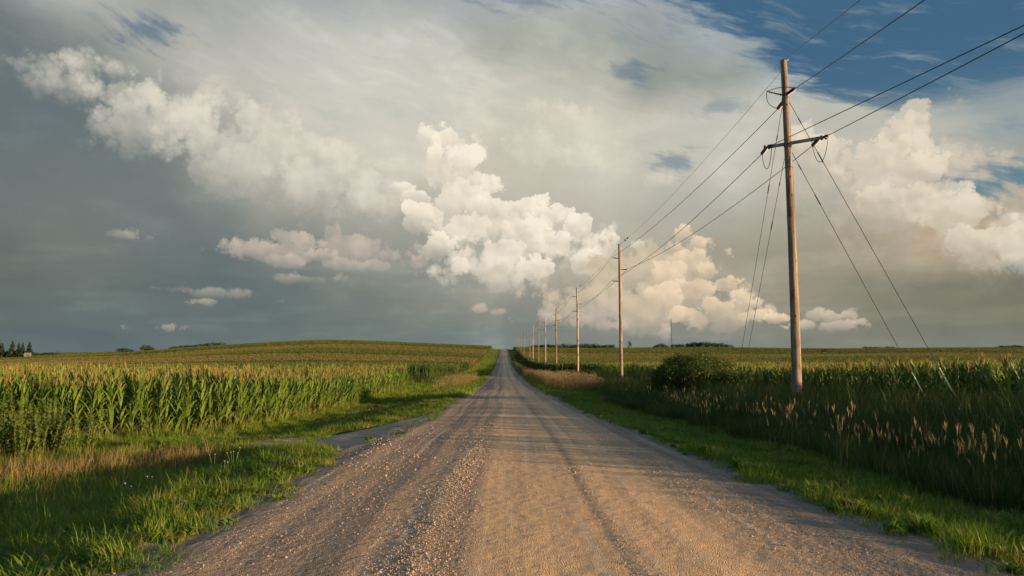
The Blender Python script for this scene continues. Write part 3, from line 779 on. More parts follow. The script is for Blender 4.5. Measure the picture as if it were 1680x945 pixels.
# ------------------------------------------------------------------ cornfields
EDGE_L = [(-34.0, 8.0), (-16.6, 20.2), (-11.0, 27.5), (-10.2, 31.0), (-10.4, 77.0)]
FIELD_L = EDGE_L + [(-30, 100), (-100, 128), (-220, 150), (-220, 60)]
XR = 17.5
FIELD_R = [(XR, 7.5), (XR, 132), (140, 150), (140, -30), (31, -16), (23.2, -4.0)]
def along(poly, step):
    out = []
    for (ax_, ay_), (bx_, by_) in zip(poly[:-1], poly[1:]):
        L_ = math.hypot(bx_ - ax_, by_ - ay_); n = max(1, int(L_ / step))
        tx, ty = (bx_ - ax_) / L_, (by_ - ay_) / L_
        for i in range(n): out.append((ax_ + tx * L_ * i / n, ay_ + ty * L_ * i / n, -ty, tx))   # with the normal into the field
    return out
cand = []
for (x, y, nx_, ny_) in along(EDGE_L, 0.24):
    for row in (0.12, 0.70):
        cand.append((x + nx_ * row + random.uniform(-.1, .1), y + ny_ * row + random.uniform(-.1, .1), 'l', row))
for y in np.arange(20.0, 60.0, 0.26):
    cand.append((XR + random.uniform(0, .2), float(y) + random.uniform(-.08, .08), 'r', 0))
cand = [c for c in cand if bool(in_view(np.array(c[0]), np.array(c[1]), 0.5))]
cand.sort(key=lambda c: c[1] + (14 if c[3] > .5 else 0))
single, rest = cand[:298], cand[298:]
for i, (x, y, side, row) in enumerate(single):
    k = random.randrange(len(corn_variants))
    o = link('corn_plant', corn_variants[k][0], loc=(x, y, gz(x, y) - 0.03))
    o.rotation_euler = (random.gauss(0, .065), random.gauss(0, .065), random.uniform(0, 6.28)); s = random.uniform(.84, 1.0)
    if side == 'r': s *= 0.97
    o.scale = (s, s, s)
    link('tassel', corn_variants[k][1], parent=o)
    if side == 'l':
        tag(o, 'tasselled green corn plant in the outermost rows of the field left of the road', 'corn plant', 'corn plants in the outer rows of the left field')
    else:
        tag(o, 'shaded corn plant in the outermost row of the field right of the guyed pole', 'corn plant', 'corn plants in the outer row of the right field')
dL = [(np.array([c[0] for c in rest if c[2] == 'l']), np.array([c[1] for c in rest if c[2] == 'l']))]
dR = [(np.array([c[0] for c in rest if c[2] == 'r']), np.array([c[1] for c in rest if c[2] == 'r']))]
def edge_dist(x, y, poly):
    d = np.full(x.shape, 1e9)
    for (ax_, ay_), (bx_, by_) in zip(poly[:-1], poly[1:]):
        L2 = (bx_ - ax_) ** 2 + (by_ - ay_) ** 2
        t_ = np.clip(((x - ax_) * (bx_ - ax_) + (y - ay_) * (by_ - ay_)) / L2, 0, 1)
        d = np.minimum(d, np.hypot(x - ax_ - t_ * (bx_ - ax_), y - ay_ - t_ * (by_ - ay_)))
    return d
near_l = lambda x, y: in_poly(x, y, FIELD_L) & (edge_dist(x, y, EDGE_L) > 0.9) & (edge_dist(x, y, EDGE_L) < 5)
deep_l = lambda x, y: in_poly(x, y, FIELD_L) & (edge_dist(x, y, EDGE_L) >= 5)
dL += [sample(-40, -10, 6, 78, 8.0, near_l), sample(-70, -10, 8, 60, 2.2, deep_l), sample(-130, -10, 60, 150, 0.8, deep_l)]
lay('corn_field', corn_joined, dL, 'dense tasselled corn filling the near field left of the road', 'corn', .83, .99, .05)
in_r = lambda x, y: in_poly(x, y, FIELD_R)
EDGE_R = [(XR, 60), (XR, 7.5), (23.2, -4.0), (31, -16)]
dR += [sample(XR + .3, 40, -20, 60, 5.0, lambda x, y: in_r(x, y) & (edge_dist(x, y, EDGE_R) < 2.6), view=False), sample(XR + .1, XR + 3, 60, 132, 3.0), sample(XR + 3, 100, 20, 132, 0.9),
       sample(XR + 2, XR + 26, -24, 24, 1.5, lambda x, y: in_r(x, y) & (edge_dist(x, y, EDGE_R) >= 2.6), view=False)]
lay('corn_field', corn_joined, dR, 'deep green corn standing right of the power line', 'corn', .84, .95, .05)
# fields on the slopes beyond, in contour strips
clumps = {k: [corn_clump(i + 10 * j, M[k], tas) for i in range(4)] for j, (k, tas) in enumerate((('corn_far', False), ('corn_gold', False), ('corn_dark', False)))}
soys = [soy_clump(i, M['corn_far']) for i in range(4)]
soys_d = [soy_clump(i + 5, M['corn_dark']) for i in range(4)]
def wav(x): return 6 * np.sin(x * 0.022) + 0.035 * x
def strip_field(y0, y1, left=True, xin=9.0):
    def t_(x, y):
        yy = y + wav(x)
        return (yy > y0) & (yy < y1) & ((x < -xin) if left else (x > xin)) & ~in_poly(x, y, FIELD_L) & ~in_poly(x, y, FIELD_R) & in_view(x, y, 10)
    return t_
def far_field(y0, y1, left, dens, variants, label, s0=.9, s1=1.15, xin=10.0):
    w = 0.95 * y1; dens *= 1.8
    xy = sample(-w if left else xin, -xin if left else w, y0 - 25, y1 + 25, dens, strip_field(y0, y1, left, xin), view=False)
    lay('crop_strip', variants, [xy], label, 'crop', (s0 + s1) / 2 - .03, (s0 + s1) / 2 + .03, .03, zr=.02)
far_field(96, 140, True, 0.5, clumps['corn_dark'], 'dark green strip of corn just beyond the near left field', .85, 1.0)
far_field(142, 178, True, 0.5, clumps['corn_far'], 'mid green strip of corn at the foot of the left hill', .85, 1.0)
far_field(179, 196, True, 0.5, clumps['corn_dark'], 'thin dark green strip of corn low on the left hill', .85, 1.0)
far_field(197, 272, True, 0.35, clumps['corn_gold'], 'golden green strip of corn low on the left hill')
far_field(273, 288, True, 0.4, clumps['corn_dark'], 'thin line of corn coloured dark as a shaded gap across the middle of the left hill')  # dark leaf colour paints in the shade of a gap between two strips
far_field(289, 345, True, 0.35, clumps['corn_far'], 'green strip of corn across the middle of the left hill')
far_field(346, 440, True, 0.25, clumps['corn_gold'], 'broad golden strip of corn high on the left hill')
far_field(442, 455, True, 0.25, clumps['corn_dark'], 'dark line of corn near the top of the left hill')
far_field(456, 620, True, 0.14, clumps['corn_far'], 'green corn over the crest of the left hill', 1.0, 1.25)
far_field(133, 170, False, 0.5, clumps['corn_far'], 'bright green strip of corn beyond the right field')
far_field(172, 195, False, 0.5, clumps['corn_dark'], 'dark green strip of corn across the right slope')
far_field(196, 300, False, 0.35, clumps['corn_far'], 'light green strip of corn on the right slope')
far_field(304, 420, False, 0.25, clumps['corn_gold'], 'golden strip of corn high on the right slope')
far_field(424, 640, False, 0.14, clumps['corn_far'], 'green corn along the right skyline', 1.0, 1.2)

# ------------------------------------------------------------------ grasses
G = M['grass']; D = M['grass_dark']; DR = M['dry_grass']; SH = M['seed_head']
short = [tuft(i, 52, .15, .07, .24, .0075, .8, [G, SH, DR], dry=.06) for i in range(6)]
lush = [tuft(20 + i, 44, .17, .12, .36, .010, .75, [G, SH, DR], dry=.06, heads=0) for i in range(5)]
broad = [tuft(40 + i, 10, .10, .08, .2, .02, .7, [G, SH, DR], forb=22) for i in range(3)]
far_t = [tuft(60 + i, 30, .45, .16, .40, .035, .4, [G, SH, DR], segs=2, dry=.05) for i in range(4)]
shade_t = [tuft(80 + i, 34, .16, .14, .36, .012, .5, [D, SH, DR], dry=.04) for i in range(5)]
def ragged(x): return 0.10 - 0.55 * rng.random(x.shape) ** 3          # a few tufts creep out into the gravel
def vl(x, y): return off_road(x, y, ragged(x)) & (x < 0)
def vr(x, y): return off_road(x, y, ragged(x)) & (x > 0)
ditch = lambda x, y: sstep((-6.4 - x) / 0.8) * (y < 18.0)                     # the dry ditch bottom on the left
g1 = [sample(-8.5, -2.4, 4, 16, 60, lambda x, y: vl(x, y) & (rng.random(x.shape) > ditch(x, y) * .97)),
      sample(-14, -2.4, 16, 32, 26, lambda x, y: vl(x, y) & ~in_poly(x, y, FIELD_L)),
      sample(-11, -2.4, 32, 52, 14, vl)]
lay('verge_grass', short + lush[:2] + broad[:2], g1, 'bright green grass along the left edge of the road', 'grass', .7, 1.25, .12,
    zs=lambda x, y: .38 + .62 * patchy(x, y, .9, 31) * sstep((np.abs(x + 2.8)) / 1.2) + .1)
g1b = [sample(-7.5, -3.4, 4, 17, 5, lambda x, y: vl(x, y) & (patchy(x, y, .7, 33) > .5))]
lay('verge_grass', lush, g1b, 'taller lush green grass clumps near the left roadside', 'grass', .8, 1.3, .15)
g2 = [sample(-12, -2.4, 50, 110, 5, vl), sample(-10, -2.4, 110, 330, 1.2, vl), sample(-10, -2.4, 330, 700, .35, vl)]
lay('verge_grass', far_t, g2, 'green grass on the left verge far down the road', 'grass', .8, 1.3, .1)
g3 = [sample(2.8, 8.0, 5, 18, 55, vr), sample(2.8, 8.4, 18, 34, 26, vr), sample(2.8, 9, 34, 56, 14, vr)]
lay('verge_grass', short + broad[:2], g3, 'shaded green grass along the right edge of the road', 'grass', .7, 1.25, .12,
    zs=lambda x, y: .55 + .8 * patchy(x, y, .9, 32) + .2 * sstep((x - 4.2)))
g4 = [sample(2.8, 11, 56, 110, 4, vr), sample(2.8, 9, 110, 330, 1.2, vr), sample(2.8, 9, 330, 700, .35, vr)]
lay('verge_grass', far_t, g4, 'green grass on the right verge far down the road', 'grass', .8, 1.3, .1)
# dry ditch on the left
dry_t = [tuft(100 + i, 26, .16, .22, .55, .009, .55, [DR, SH, DR], dry=.5) for i in range(4)]
ditch_t = [tuft(110 + i, 30, .18, .12, .42, .010, .8, [G, SH, DR], dry=.14) for i in range(4)]
lay('ditch_grass', ditch_t, [sample(-15, -6.0, 6, 18.5, 34, lambda x, y: (rng.random(x.shape) < sstep((-6.0 - x) / 1.2)) & (patchy(x, y, .45, 41) > .22))],
    'rough green grass with some dry blades in the left ditch', 'grass', .7, 1.25, .15)
clump_xy = []
for (px, py, Y, n) in ((230, 748, 17.0, 34), (320, 742, 16.6, 34), (285, 752, 16.2, 24), (175, 765, 15.8, 34), (110, 772, 15.4, 26), (60, 780, 15.2, 30), (15, 790, 14.8, 24)):
    q = at_y(px, py, Y); clump_xy.append((q.x + rng.normal(0, .28, n), Y + rng.normal(0, .25, n)))
lay('dry_grass_clump', dry_t, clump_xy, 'clumps of dead straw coloured grass at the ditch edge', 'grass', .9, 1.5, .12)
field_edge = [tuft(120 + i, 24, .2, .2, .6, .014, .5, [G, SH, DR], forb=16, dry=.15) for i in range(4)]
lay('field_edge_growth', field_edge, [sample(-20, -9.6, 16, 31, 7, lambda x, y: ~in_poly(x, y, FIELD_L) & (edge_dist(x, y, EDGE_L) < 3.2) & vl(x, y)),
                                     sample(-11.2, -9.8, 31, 78, 5, lambda x, y: edge_dist(x, y, EDGE_L) < .7)],
    'low leafy growth and grass at the foot of the left corn', 'undergrowth', .6, 1.2, .12)
mown = [tuft(130 + i, 24, .25, .1, .28, .014, .6, [G, SH, DR], dry=.5) for i in range(4)]
lay('ditch_grass', mown, [sample(-8.6, -6.8, 30, 80, 7)], 'brownish trampled strip of grass in the ditch by the corn', 'grass', .8, 1.2, .15)
# tall grass on the right
tall = [tuft(140 + i, 40, .24, .55, 1.10, .012, .42, [D, SH, DR], segs=4, heads=1, dry=.06) for i in range(5)]
tall2 = [tuft(150 + i, 44, .26, .5, 1.05, .012, .5, [D, SH, DR], segs=4, heads=0, dry=.05) for i in range(4)]
rank = [tuft(160 + i, 40, .30, .50, 1.05, .014, .5, [D, SH, DR], segs=3, heads=0, forb=24, dry=.05) for i in range(5)]
lay('tall_grass', tall, [sample(6.9, 9.2, 7.5, 46, 4.0, lambda x, y: (patchy(x, y, .35, 51) > .5))], 'tall grass with brown seed heads along the right ditch', 'grass', .8, 1.12, .1,
    zs=lambda x, y: .55 + .5 * patchy(x, y, .5, 52))
lay('tall_grass', tall2, [sample(6.6, 9.6, 6.5, 46, 8, lambda x, y: patchy(x, y, .35, 53) > .38)], 'dark arching grass in heavy tussocks along the right ditch', 'grass', .7, 1.0, .14,
    zs=lambda x, y: .6 + .5 * patchy(x, y, .5, 52))
lay('rank_growth', rank, [sample(8.6, XR + .2, 8, 40, 7), sample(8.0, XR + .2, 40, 80, 3)], 'rank dark grass and weeds between the ditch and the right corn', 'grass', .75, 1.15, .12)
heads_t = [tuft(170 + i, 14, .2, .6, 1.0, .01, .4, [D, SH, DR], segs=3, heads=3, dry=.2) for i in range(4)]
lay('seed_grass', heads_t, [sample(10, XR + .1, 18, 46, .45, lambda x, y: patchy(x, y, .3, 57) > .45)], 'pinkish seed heads standing in the grass before the right corn', 'grass', .8, 1.05, .1)
bunch = []
for (px, py, Y, n) in ((1395, 745, 13.0, 9), (1430, 740, 12.6, 10), (1475, 745, 11.8, 9), (1535, 750, 11.0, 8), (1590, 760, 10.2, 10), (1630, 770, 9.6, 8), (1110, 668, 28.0, 14), (1150, 672, 25.0, 16), (1195, 680, 22.0, 16), (1235, 690, 20.0, 12), (1330, 715, 15.5, 10), (1290, 700, 17.5, 8)):
    n = n // 2 + 1; q = at_y(px, py, Y); bunch.append((q.x + rng.normal(0, .3, n), Y + rng.normal(0, .4, n)))
lay('seed_grass', heads_t, bunch, 'bunches of brown seed heads above the tussocks in the right ditch', 'grass', .78, 1.0, .12)
tan_t = [tuft(180 + i, 30, .4, .6, 1.15, .02, .4, [DR, SH, DR], segs=2, heads=12, head_w=.05) for i in range(4)]
lay('tan_grass', tan_t, [sample(5.0, 9.0, 62, 128, 2.2, lambda x, y: patchy(x, y, .12, 61) > .3), sample(4.2, 6.5, 128, 260, 1.0, lambda x, y: patchy(x, y, .06, 62) > .45)],
    'tan heads of tall brome grass along the right verge in the dip', 'grass', .8, 1.15, .1)
lay('tan_grass', tan_t, [sample(-7.4, -4.0, 66, 118, .7, lambda x, y: patchy(x, y, .12, 63) > .42)], 'tan brome grass on the left verge in the dip', 'grass', .6, .95, .1)
lay('rank_growth', rank, [sample(8.5, 17, 80, 132, 1.5), sample(7, 11.5, 132, 420, .5)], 'dark rank grass under the far poles', 'grass', 1.0, 1.5, .1)

# ------------------------------------------------------------------ leafy things that stand alone
def leaf_cloud(mb, rnd, centre, rad, n, size, mi=0, shell=0.5, up=0.3):
    """n leaf faces in a lump"""
    for i in range(n):
        d = Vector((rnd.gauss(0, 1), rnd.gauss(0, 1), rnd.gauss(0, 1))).normalized() * (shell + (1 - shell) * rnd.random())
        p = Vector(centre) + Vector((d.x * rad[0], d.y * rad[1], d.z * rad[2]))
        s = size * rnd.uniform(.6, 1.3); nrm = (d + Vector((rnd.uniform(-.8, .8), rnd.uniform(-.8, .8), rnd.uniform(-.4, .8) + up))).normalized()
        a = nrm.orthogonal().normalized(); a.rotate(Matrix.Rotation(rnd.uniform(0, 6.28), 3, nrm)); b_ = nrm.cross(a)
        mb.add([p - a * s, p - b_ * s * .45, p + a * s, p + b_ * s * .45], [(0, 1, 2, 3)], mi)
def crown_mesh(seed, w, h, base, nl, nq, size, leaf, shape='round'):
    rnd = random.Random(seed); mb = MB()
    for i in range(nl):
        f = rnd.random()
        if shape == 'cone':
            z = base + (h - base) * f; rad = w * .5 * (1 - f) ** .9 * rnd.uniform(.75, 1.05) + .02
            a = rnd.uniform(0, 6.28)
            leaf_cloud(mb, rnd, (rad * .62 * math.cos(a), rad * .62 * math.sin(a), z), (rad * .55 + .03, rad * .55 + .03, h * .05), nq, size, 0, .2, 0)
        else:
            a = rnd.uniform(0, 6.28); e = math.asin(rnd.uniform(-.75, 1)); q = rnd.uniform(.45, .85)
            c = (w * .5 * q * math.cos(a) * math.cos(e), w * .5 * q * math.sin(a) * math.cos(e), base + (h - base) * (.5 + .42 * q * math.sin(e) / .85))
            k = rnd.uniform(.16, .27)
            leaf_cloud(mb, rnd, c, (w * k, w * k, (h - base) * k * .85), nq, size, 0, .55)
    return mb.mesh('crown', [leaf])
def trunk_mesh(seed, h, r_, limbs=5, spread=1.0):
    rnd = random.Random(seed); mb = MB()
    mb.tube([(0, 0, -.2), (rnd.uniform(-.1, .1), rnd.uniform(-.1, .1), h * .5), (rnd.uniform(-.2, .2), rnd.uniform(-.2, .2), h)], [r_ * 1.25, r_ * .8, r_ * .3], 7)
    for i in range(limbs):
        z = h * rnd.uniform(.35, .8); a = rnd.uniform(0, 6.28); L_ = h * .45 * spread * rnd.uniform(.6, 1)
        mb.tube([(0, 0, z), (L_ * .5 * math.cos(a), L_ * .5 * math.sin(a), z + L_ * .45), (L_ * math.cos(a), L_ * math.sin(a), z + L_ * .8)], [r_ * .5, r_ * .3, r_ * .1], 5)
    return mb.mesh('trunk', [M['bark']])
crowns = [crown_mesh(500 + i, 1, 1, .12, 22, 26, .052, M['tree_leaf']) for i in range(5)]
cones = [crown_mesh(520 + i, 1, 1, .02, 80, 30, .045, M['conifer_leaf'], 'cone') for i in range(3)]
trunks = [trunk_mesh(540 + i, .75, .03) for i in range(3)]
def tree(name, px, ytop, Y, width_px, label, group=None, cone=False, min_h=2.0):
    q = at_y(px, ytop, Y); z0 = gz(q.x, Y); h = max(min_h, q.z - z0); w = width_px * Y / FPX
    t_ = empty(name, (q.x, Y, z0), random.uniform(0, 6.28)); tag(t_, label, 'tree', group)
    c = link('crown', random.choice(cones if cone else crowns), t_); k_ = 2.1 if cone else 1.4; c.scale = (w * k_, w * k_, h * 1.06)
    k = link('trunk', random.choice(trunks), t_); k.scale = (min(h, w * 1.2), min(h, w * 1.2), h)
    return t_
def wood(xs, ys, wpx, Y, name, label, group, jit=6):
    for x, y_ in zip(xs, ys): tree(name, x, y_, Y + random.uniform(-jit, jit), wpx * random.uniform(.85, 1.25), label, group)
# spruces of the farm on the far left, each of its own height
for (px, yt, w, lab) in ((-1, 560.5, 8, 'dark spruce tree cut by the left edge of the photo'), (4, 565, 7, 'short dark spruce beside the spruce at the left edge'),
                         (21, 562, 9, 'tall broad dark spruce standing alone left of the spruce pair'), (31, 564.5, 6.5, 'left spruce of the close dark pair by the farm'),
                         (37.5, 564.5, 6.5, 'right spruce of the close dark pair by the farm'), (48.5, 563.5, 8.5, 'pointed dark spruce behind the pale farm shed')):
    tree('spruce_tree', px, yt, 540, w, lab, 'spruces at the left farm', cone=True)
wood((-4, 2, 9, 14, 19, 25, 29, 34, 40), (573, 575, 575, 573.5, 574, 574.5, 575, 574, 576), 8, 552, 'farm_tree', 'low dark broadleaf tree between the spruces of the left farm', 'low trees under the farm spruces')
wood((58, 63, 70, 74, 79, 85), (578, 580, 580, 578, 577.5, 577.5), 7, 560, 'distant_tree', 'small dark tree in the low row right of the farm spruces', 'small trees right of the farm')
tree('distant_tree', 95, 576.5, 560, 6, 'small lone dark tree at the right end of the farm tree row')
tree('distant_tree', 204, 570.6, 545, 21, 'low dome shaped dark tree alone on the left hill slope')
tree('distant_tree', 238, 565.3, 540, 10, 'left one of two dark trees joined on the left hill slope')
tree('distant_tree', 245, 566.2, 540, 11, 'right one of two dark trees joined on the left hill slope')
wood((285, 291, 299, 306, 313, 320, 329, 336, 343, 350, 357, 364), (568, 567.5, 566.5, 566, 565.5, 565.2, 564.2, 563.5, 562.6, 561.8, 561.9, 561.2), 9, 600, 'distant_tree', 'small dark tree in the row behind the left hill crest', 'trees behind the left hill crest')
wood((872, 879, 887, 895, 904, 912, 921, 930, 940, 950, 958, 967, 976, 985, 995, 1004), (567, 566, 565, 564.5, 564.5, 565, 564, 563.5, 564, 563.5, 562.8, 563.5, 563.5, 565, 564.5, 565.5), 13, 700, 'distant_tree', 'dark tree in the long wood behind the second and third poles', 'trees of the long wood behind the poles')
tree('distant_tree', 1033, 559.5, 690, 5, 'slim lone dark tree on the skyline just right of the second pole')
wood((1076, 1082, 1087, 1093), (565.5, 563, 562.5, 566), 9, 690, 'distant_tree', 'small dark tree in the group left of the lattice mast', 'trees left of the mast')
wood((1104, 1111, 1117, 1124), (565, 564, 563.5, 564), 10, 690, 'distant_tree', 'small dark tree in the low group right beside the mast', 'trees right beside the mast')
wood((1130, 1136, 1142, 1148, 1155, 1162, 1169, 1176, 1183, 1190, 1196), (562.5, 560.5, 560.5, 561.5, 561, 561.5, 561.5, 562, 562.5, 563.5, 565.5), 12, 690, 'distant_tree', 'dark tree in the dense grove above the big roadside bush', 'trees of the grove above the bush')
tree('field_bush', 1353, 571.8, 470, 9, 'small dark bush alone in the right field just right of the guyed pole', min_h=1.0)
wood((1420, 1429, 1438, 1448, 1457, 1466), (568.6, 568.4, 568.6, 568.4, 568.6, 569), 10, 720, 'distant_tree', 'low dark tree in the thin row behind the right skyline', 'thin tree row on the right skyline')
wood((1642, 1650, 1658, 1667, 1676, 1685), (567, 566.5, 566, 566, 565.8, 566), 11, 700, 'distant_tree', 'dark tree in the wood at the right edge of the photo', 'trees at the right edge')

# big willow-like bush right of the road
def bush(name, x, y, w, h, seed, label, leaf, n=60, nq=70, size=.075, cat='bush', group=None):
    t_ = empty(name, (x, y, gz(x, y))); tag(t_, label, cat, group)
    rnd = random.Random(seed); mb = MB(); sm = MB()
    for i in range(n):
        a = rnd.uniform(0, 6.28); q = math.sqrt(rnd.random()) * .92; prof = h * (1 - .55 * q ** 2.2) * rnd.uniform(.68, 1.08)
        for f in (rnd.uniform(.15, .5), rnd.uniform(.5, .95), .94):
            c = (w * .5 * q * math.cos(a), w * .5 * q * math.sin(a), prof * f)
            leaf_cloud(mb, rnd, c, (w * .07, w * .07, h * .10), nq // 3, size, 0, .2)
        sm.tube([(q * .15 * w * math.cos(a), q * .15 * w * math.sin(a), -.05), (w * .36 * q * math.cos(a), w * .36 * q * math.sin(a), prof * .6), (w * .5 * q * math.cos(a), w * .5 * q * math.sin(a), prof * .98)], [.022, .014, .004], 4)
    mb.build('foliage', leaf, t_); sm.build('stem', M['bark'], t_)
    return t_
bq = at_y(1141, 600, 42)
bush('roadside_bush', bq.x, 42, 5.8, 2.75, 3, 'large dark green rounded bush standing left of the guyed pole', M['bush_leaf'], 230, 170, .058)
bq = at_y(1195, 600, 43)
bush('roadside_bush', bq.x, 43.5, 2.2, 1.7, 4, 'smaller green bush at the right foot of the large bush', M['bush_leaf'], 60, 100, .055)
def weed(x, y, h, seed, label, group, leaf='weed_leaf', w=1.3):
    t_ = empty('weed', (x, y, gz(x, y) - .02)); tag(t_, label, 'weed', group)
    rnd = random.Random(seed); mb = MB(); sm = MB()
    for i in range(9):
        a = rnd.uniform(0, 6.28); r_ = w * .42 * math.sqrt(rnd.random()); hh = h * rnd.uniform(.7, 1.05); b0_ = (r_ * .4 * math.cos(a), r_ * .4 * math.sin(a)); b1_ = (r_ * math.cos(a), r_ * math.sin(a))
        sm.tube([(b0_[0], b0_[1], 0), (b1_[0], b1_[1], hh)], [.012, .004], 4)
        n_ = int(hh / .055)
        for k in range(n_):
            f = (k + .5) / n_; z = hh * f
            strip(mb, (b0_[0] + (b1_[0] - b0_[0]) * f, b0_[1] + (b1_[1] - b0_[1]) * f, z), rnd.uniform(0, 6.28), rnd.uniform(.14, .30) * (1.1 - .5 * f), rnd.uniform(.05, .11), rnd.uniform(.5, 1.0), rnd.uniform(1.3, 2.2), 3, 0, rnd.uniform(-.5, .5))
    mb.build('foliage', M[leaf], t_); sm.build('stem', M['stem'], t_)
for i in range(26):
    x = random.uniform(-17.5, -11.2); y = 17.6 + (x + 11.2) * -.12 + random.uniform(0, 2.6)
    if bool(in_poly(np.array(x), np.array(y), FIELD_L)): y -= 1.5
    weed(x, y, random.uniform(.8, 1.55), 700 + i, 'leafy green ragweed standing in front of the near left corn', 'ragweeds before the left corn')
for i in range(12):
    weed(random.uniform(-12.5, -7.6), random.uniform(79, 93), random.uniform(1.6, 2.3), 740 + i, 'tall dark weed in the thicket beyond the end of the left corn', 'weeds beyond the left corn', w=2.4)
for i, (px, py, Y, hh, lab) in enumerate(((383, 772, 13.6, .42, 'white flowered weed with the most blossoms in the left verge'), (352, 768, 13.8, .36, 'small white flowered weed just left of the tallest white weed'),
                                 (212, 828, 11.2, .30, 'single white flower low in the near left grass'), (250, 796, 12.4, .32, 'pale flowered weed between the ditch and the left verge'),
                                 (368, 793, 12.6, .26, 'short white flower halfway to the road edge on the left'))):
    q = at_y(px, py, Y); x = q.x
    t_ = empty('wildflower', (x, Y, gz(x, Y))); tag(t_, lab, 'wildflower', 'white wildflowers on the left verge')
    sm = MB(); fl = MB(); rnd = random.Random(800 + i)
    for k in range(5 if i == 0 else 2):
        tip = (rnd.uniform(-.12, .12), rnd.uniform(-.1, .1), hh * rnd.uniform(.8, 1.15)); sm.tube([(0, 0, 0), tip], [.005, .003], 4)
        for j in range(9):
            strip(fl, tip, j * .7, .022, .013, .9, 1.5, 2, 0)
    sm.build('stem', M['stem'], t_); fl.build('blossom', M['flower'], t_)
q = at_y(294, 889, 8.4); t_ = empty('wildflower', (q.x, 8.4, gz(q.x, 8.4))); tag(t_, 'tiny pink clover flower at the left road edge', 'wildflower')
sm = MB(); fl = MB()
for k in range(3):
    tip = ((k - 1) * .04, .02 * k, .15 + .03 * k); sm.tube([(0, 0, 0), tip], [.004, .003], 4)
    for j in range(12): strip(fl, tip, j * .55, .026, .011, .5 + .06 * j, 1.1, 2, 0)
sm.build('stem', M['stem'], t_); fl.build('blossom', M['pink'], t_)

# loose stones on the road
def stone_mesh(seed):
    import bmesh
    bm = bmesh.new(); bmesh.ops.create_icosphere(bm, subdivisions=1, radius=1.0); r_ = random.Random(seed)
    for v in bm.verts: v.co *= r_.uniform(.65, 1.15); v.co.z *= .7
    me = bpy.data.meshes.new('stone'); bm.to_mesh(me); bm.free(); me.materials.append(M['stone']); return me
stones = [stone_mesh(i) for i in range(7)]
def stone_density(x, y):
    w = np.exp(-((x + .80 - .02 * (y - 5)) / .26) ** 2) * 1.0 + .16 * np.exp(-((x + 2.0) / .7) ** 2) + .30 * np.exp(-((x - 1.15) / .16) ** 2) * (y < 12) + .5 * np.exp(-((x - 2.75) / .4) ** 2) + .025 + .25 * np.exp(-((x - RL) / .35) ** 2) + .25 * np.exp(-((x - RR) / .35) ** 2)
    return w * (.3 + 1.4 * patchy(x, y, 1.3, 71) ** 2)
sx, sy = sample(RL - .3, RR + .3, 4.2, 24, 2400, lambda x, y: (rng.random(x.shape) < stone_density(x, y) * .55 * np.clip(7.5 / y, .12, 1) * np.clip((24 - y) / 12, 0, 1)) & (x > road_edge(y, 0) - .15) & (x < road_edge(y, 1) + .15))
sz = road_surf(sx, sy); s = np.exp(rng.normal(math.log(.0062), .38, len(sx))); s = np.clip(s, .003, .018) * np.clip(sy / 8, 1, 1.8)
scatter('loose_gravel', stones, np.stack([sx, sy, sz + s * .25], -1), rng.uniform(0, 6.28, (len(sx), 3)) * np.array([.1, .1, 1]), np.stack([s, s, s], -1), 'loose pale stones scattered over the gravel road', 'gravel')
print('stones', len(sx))

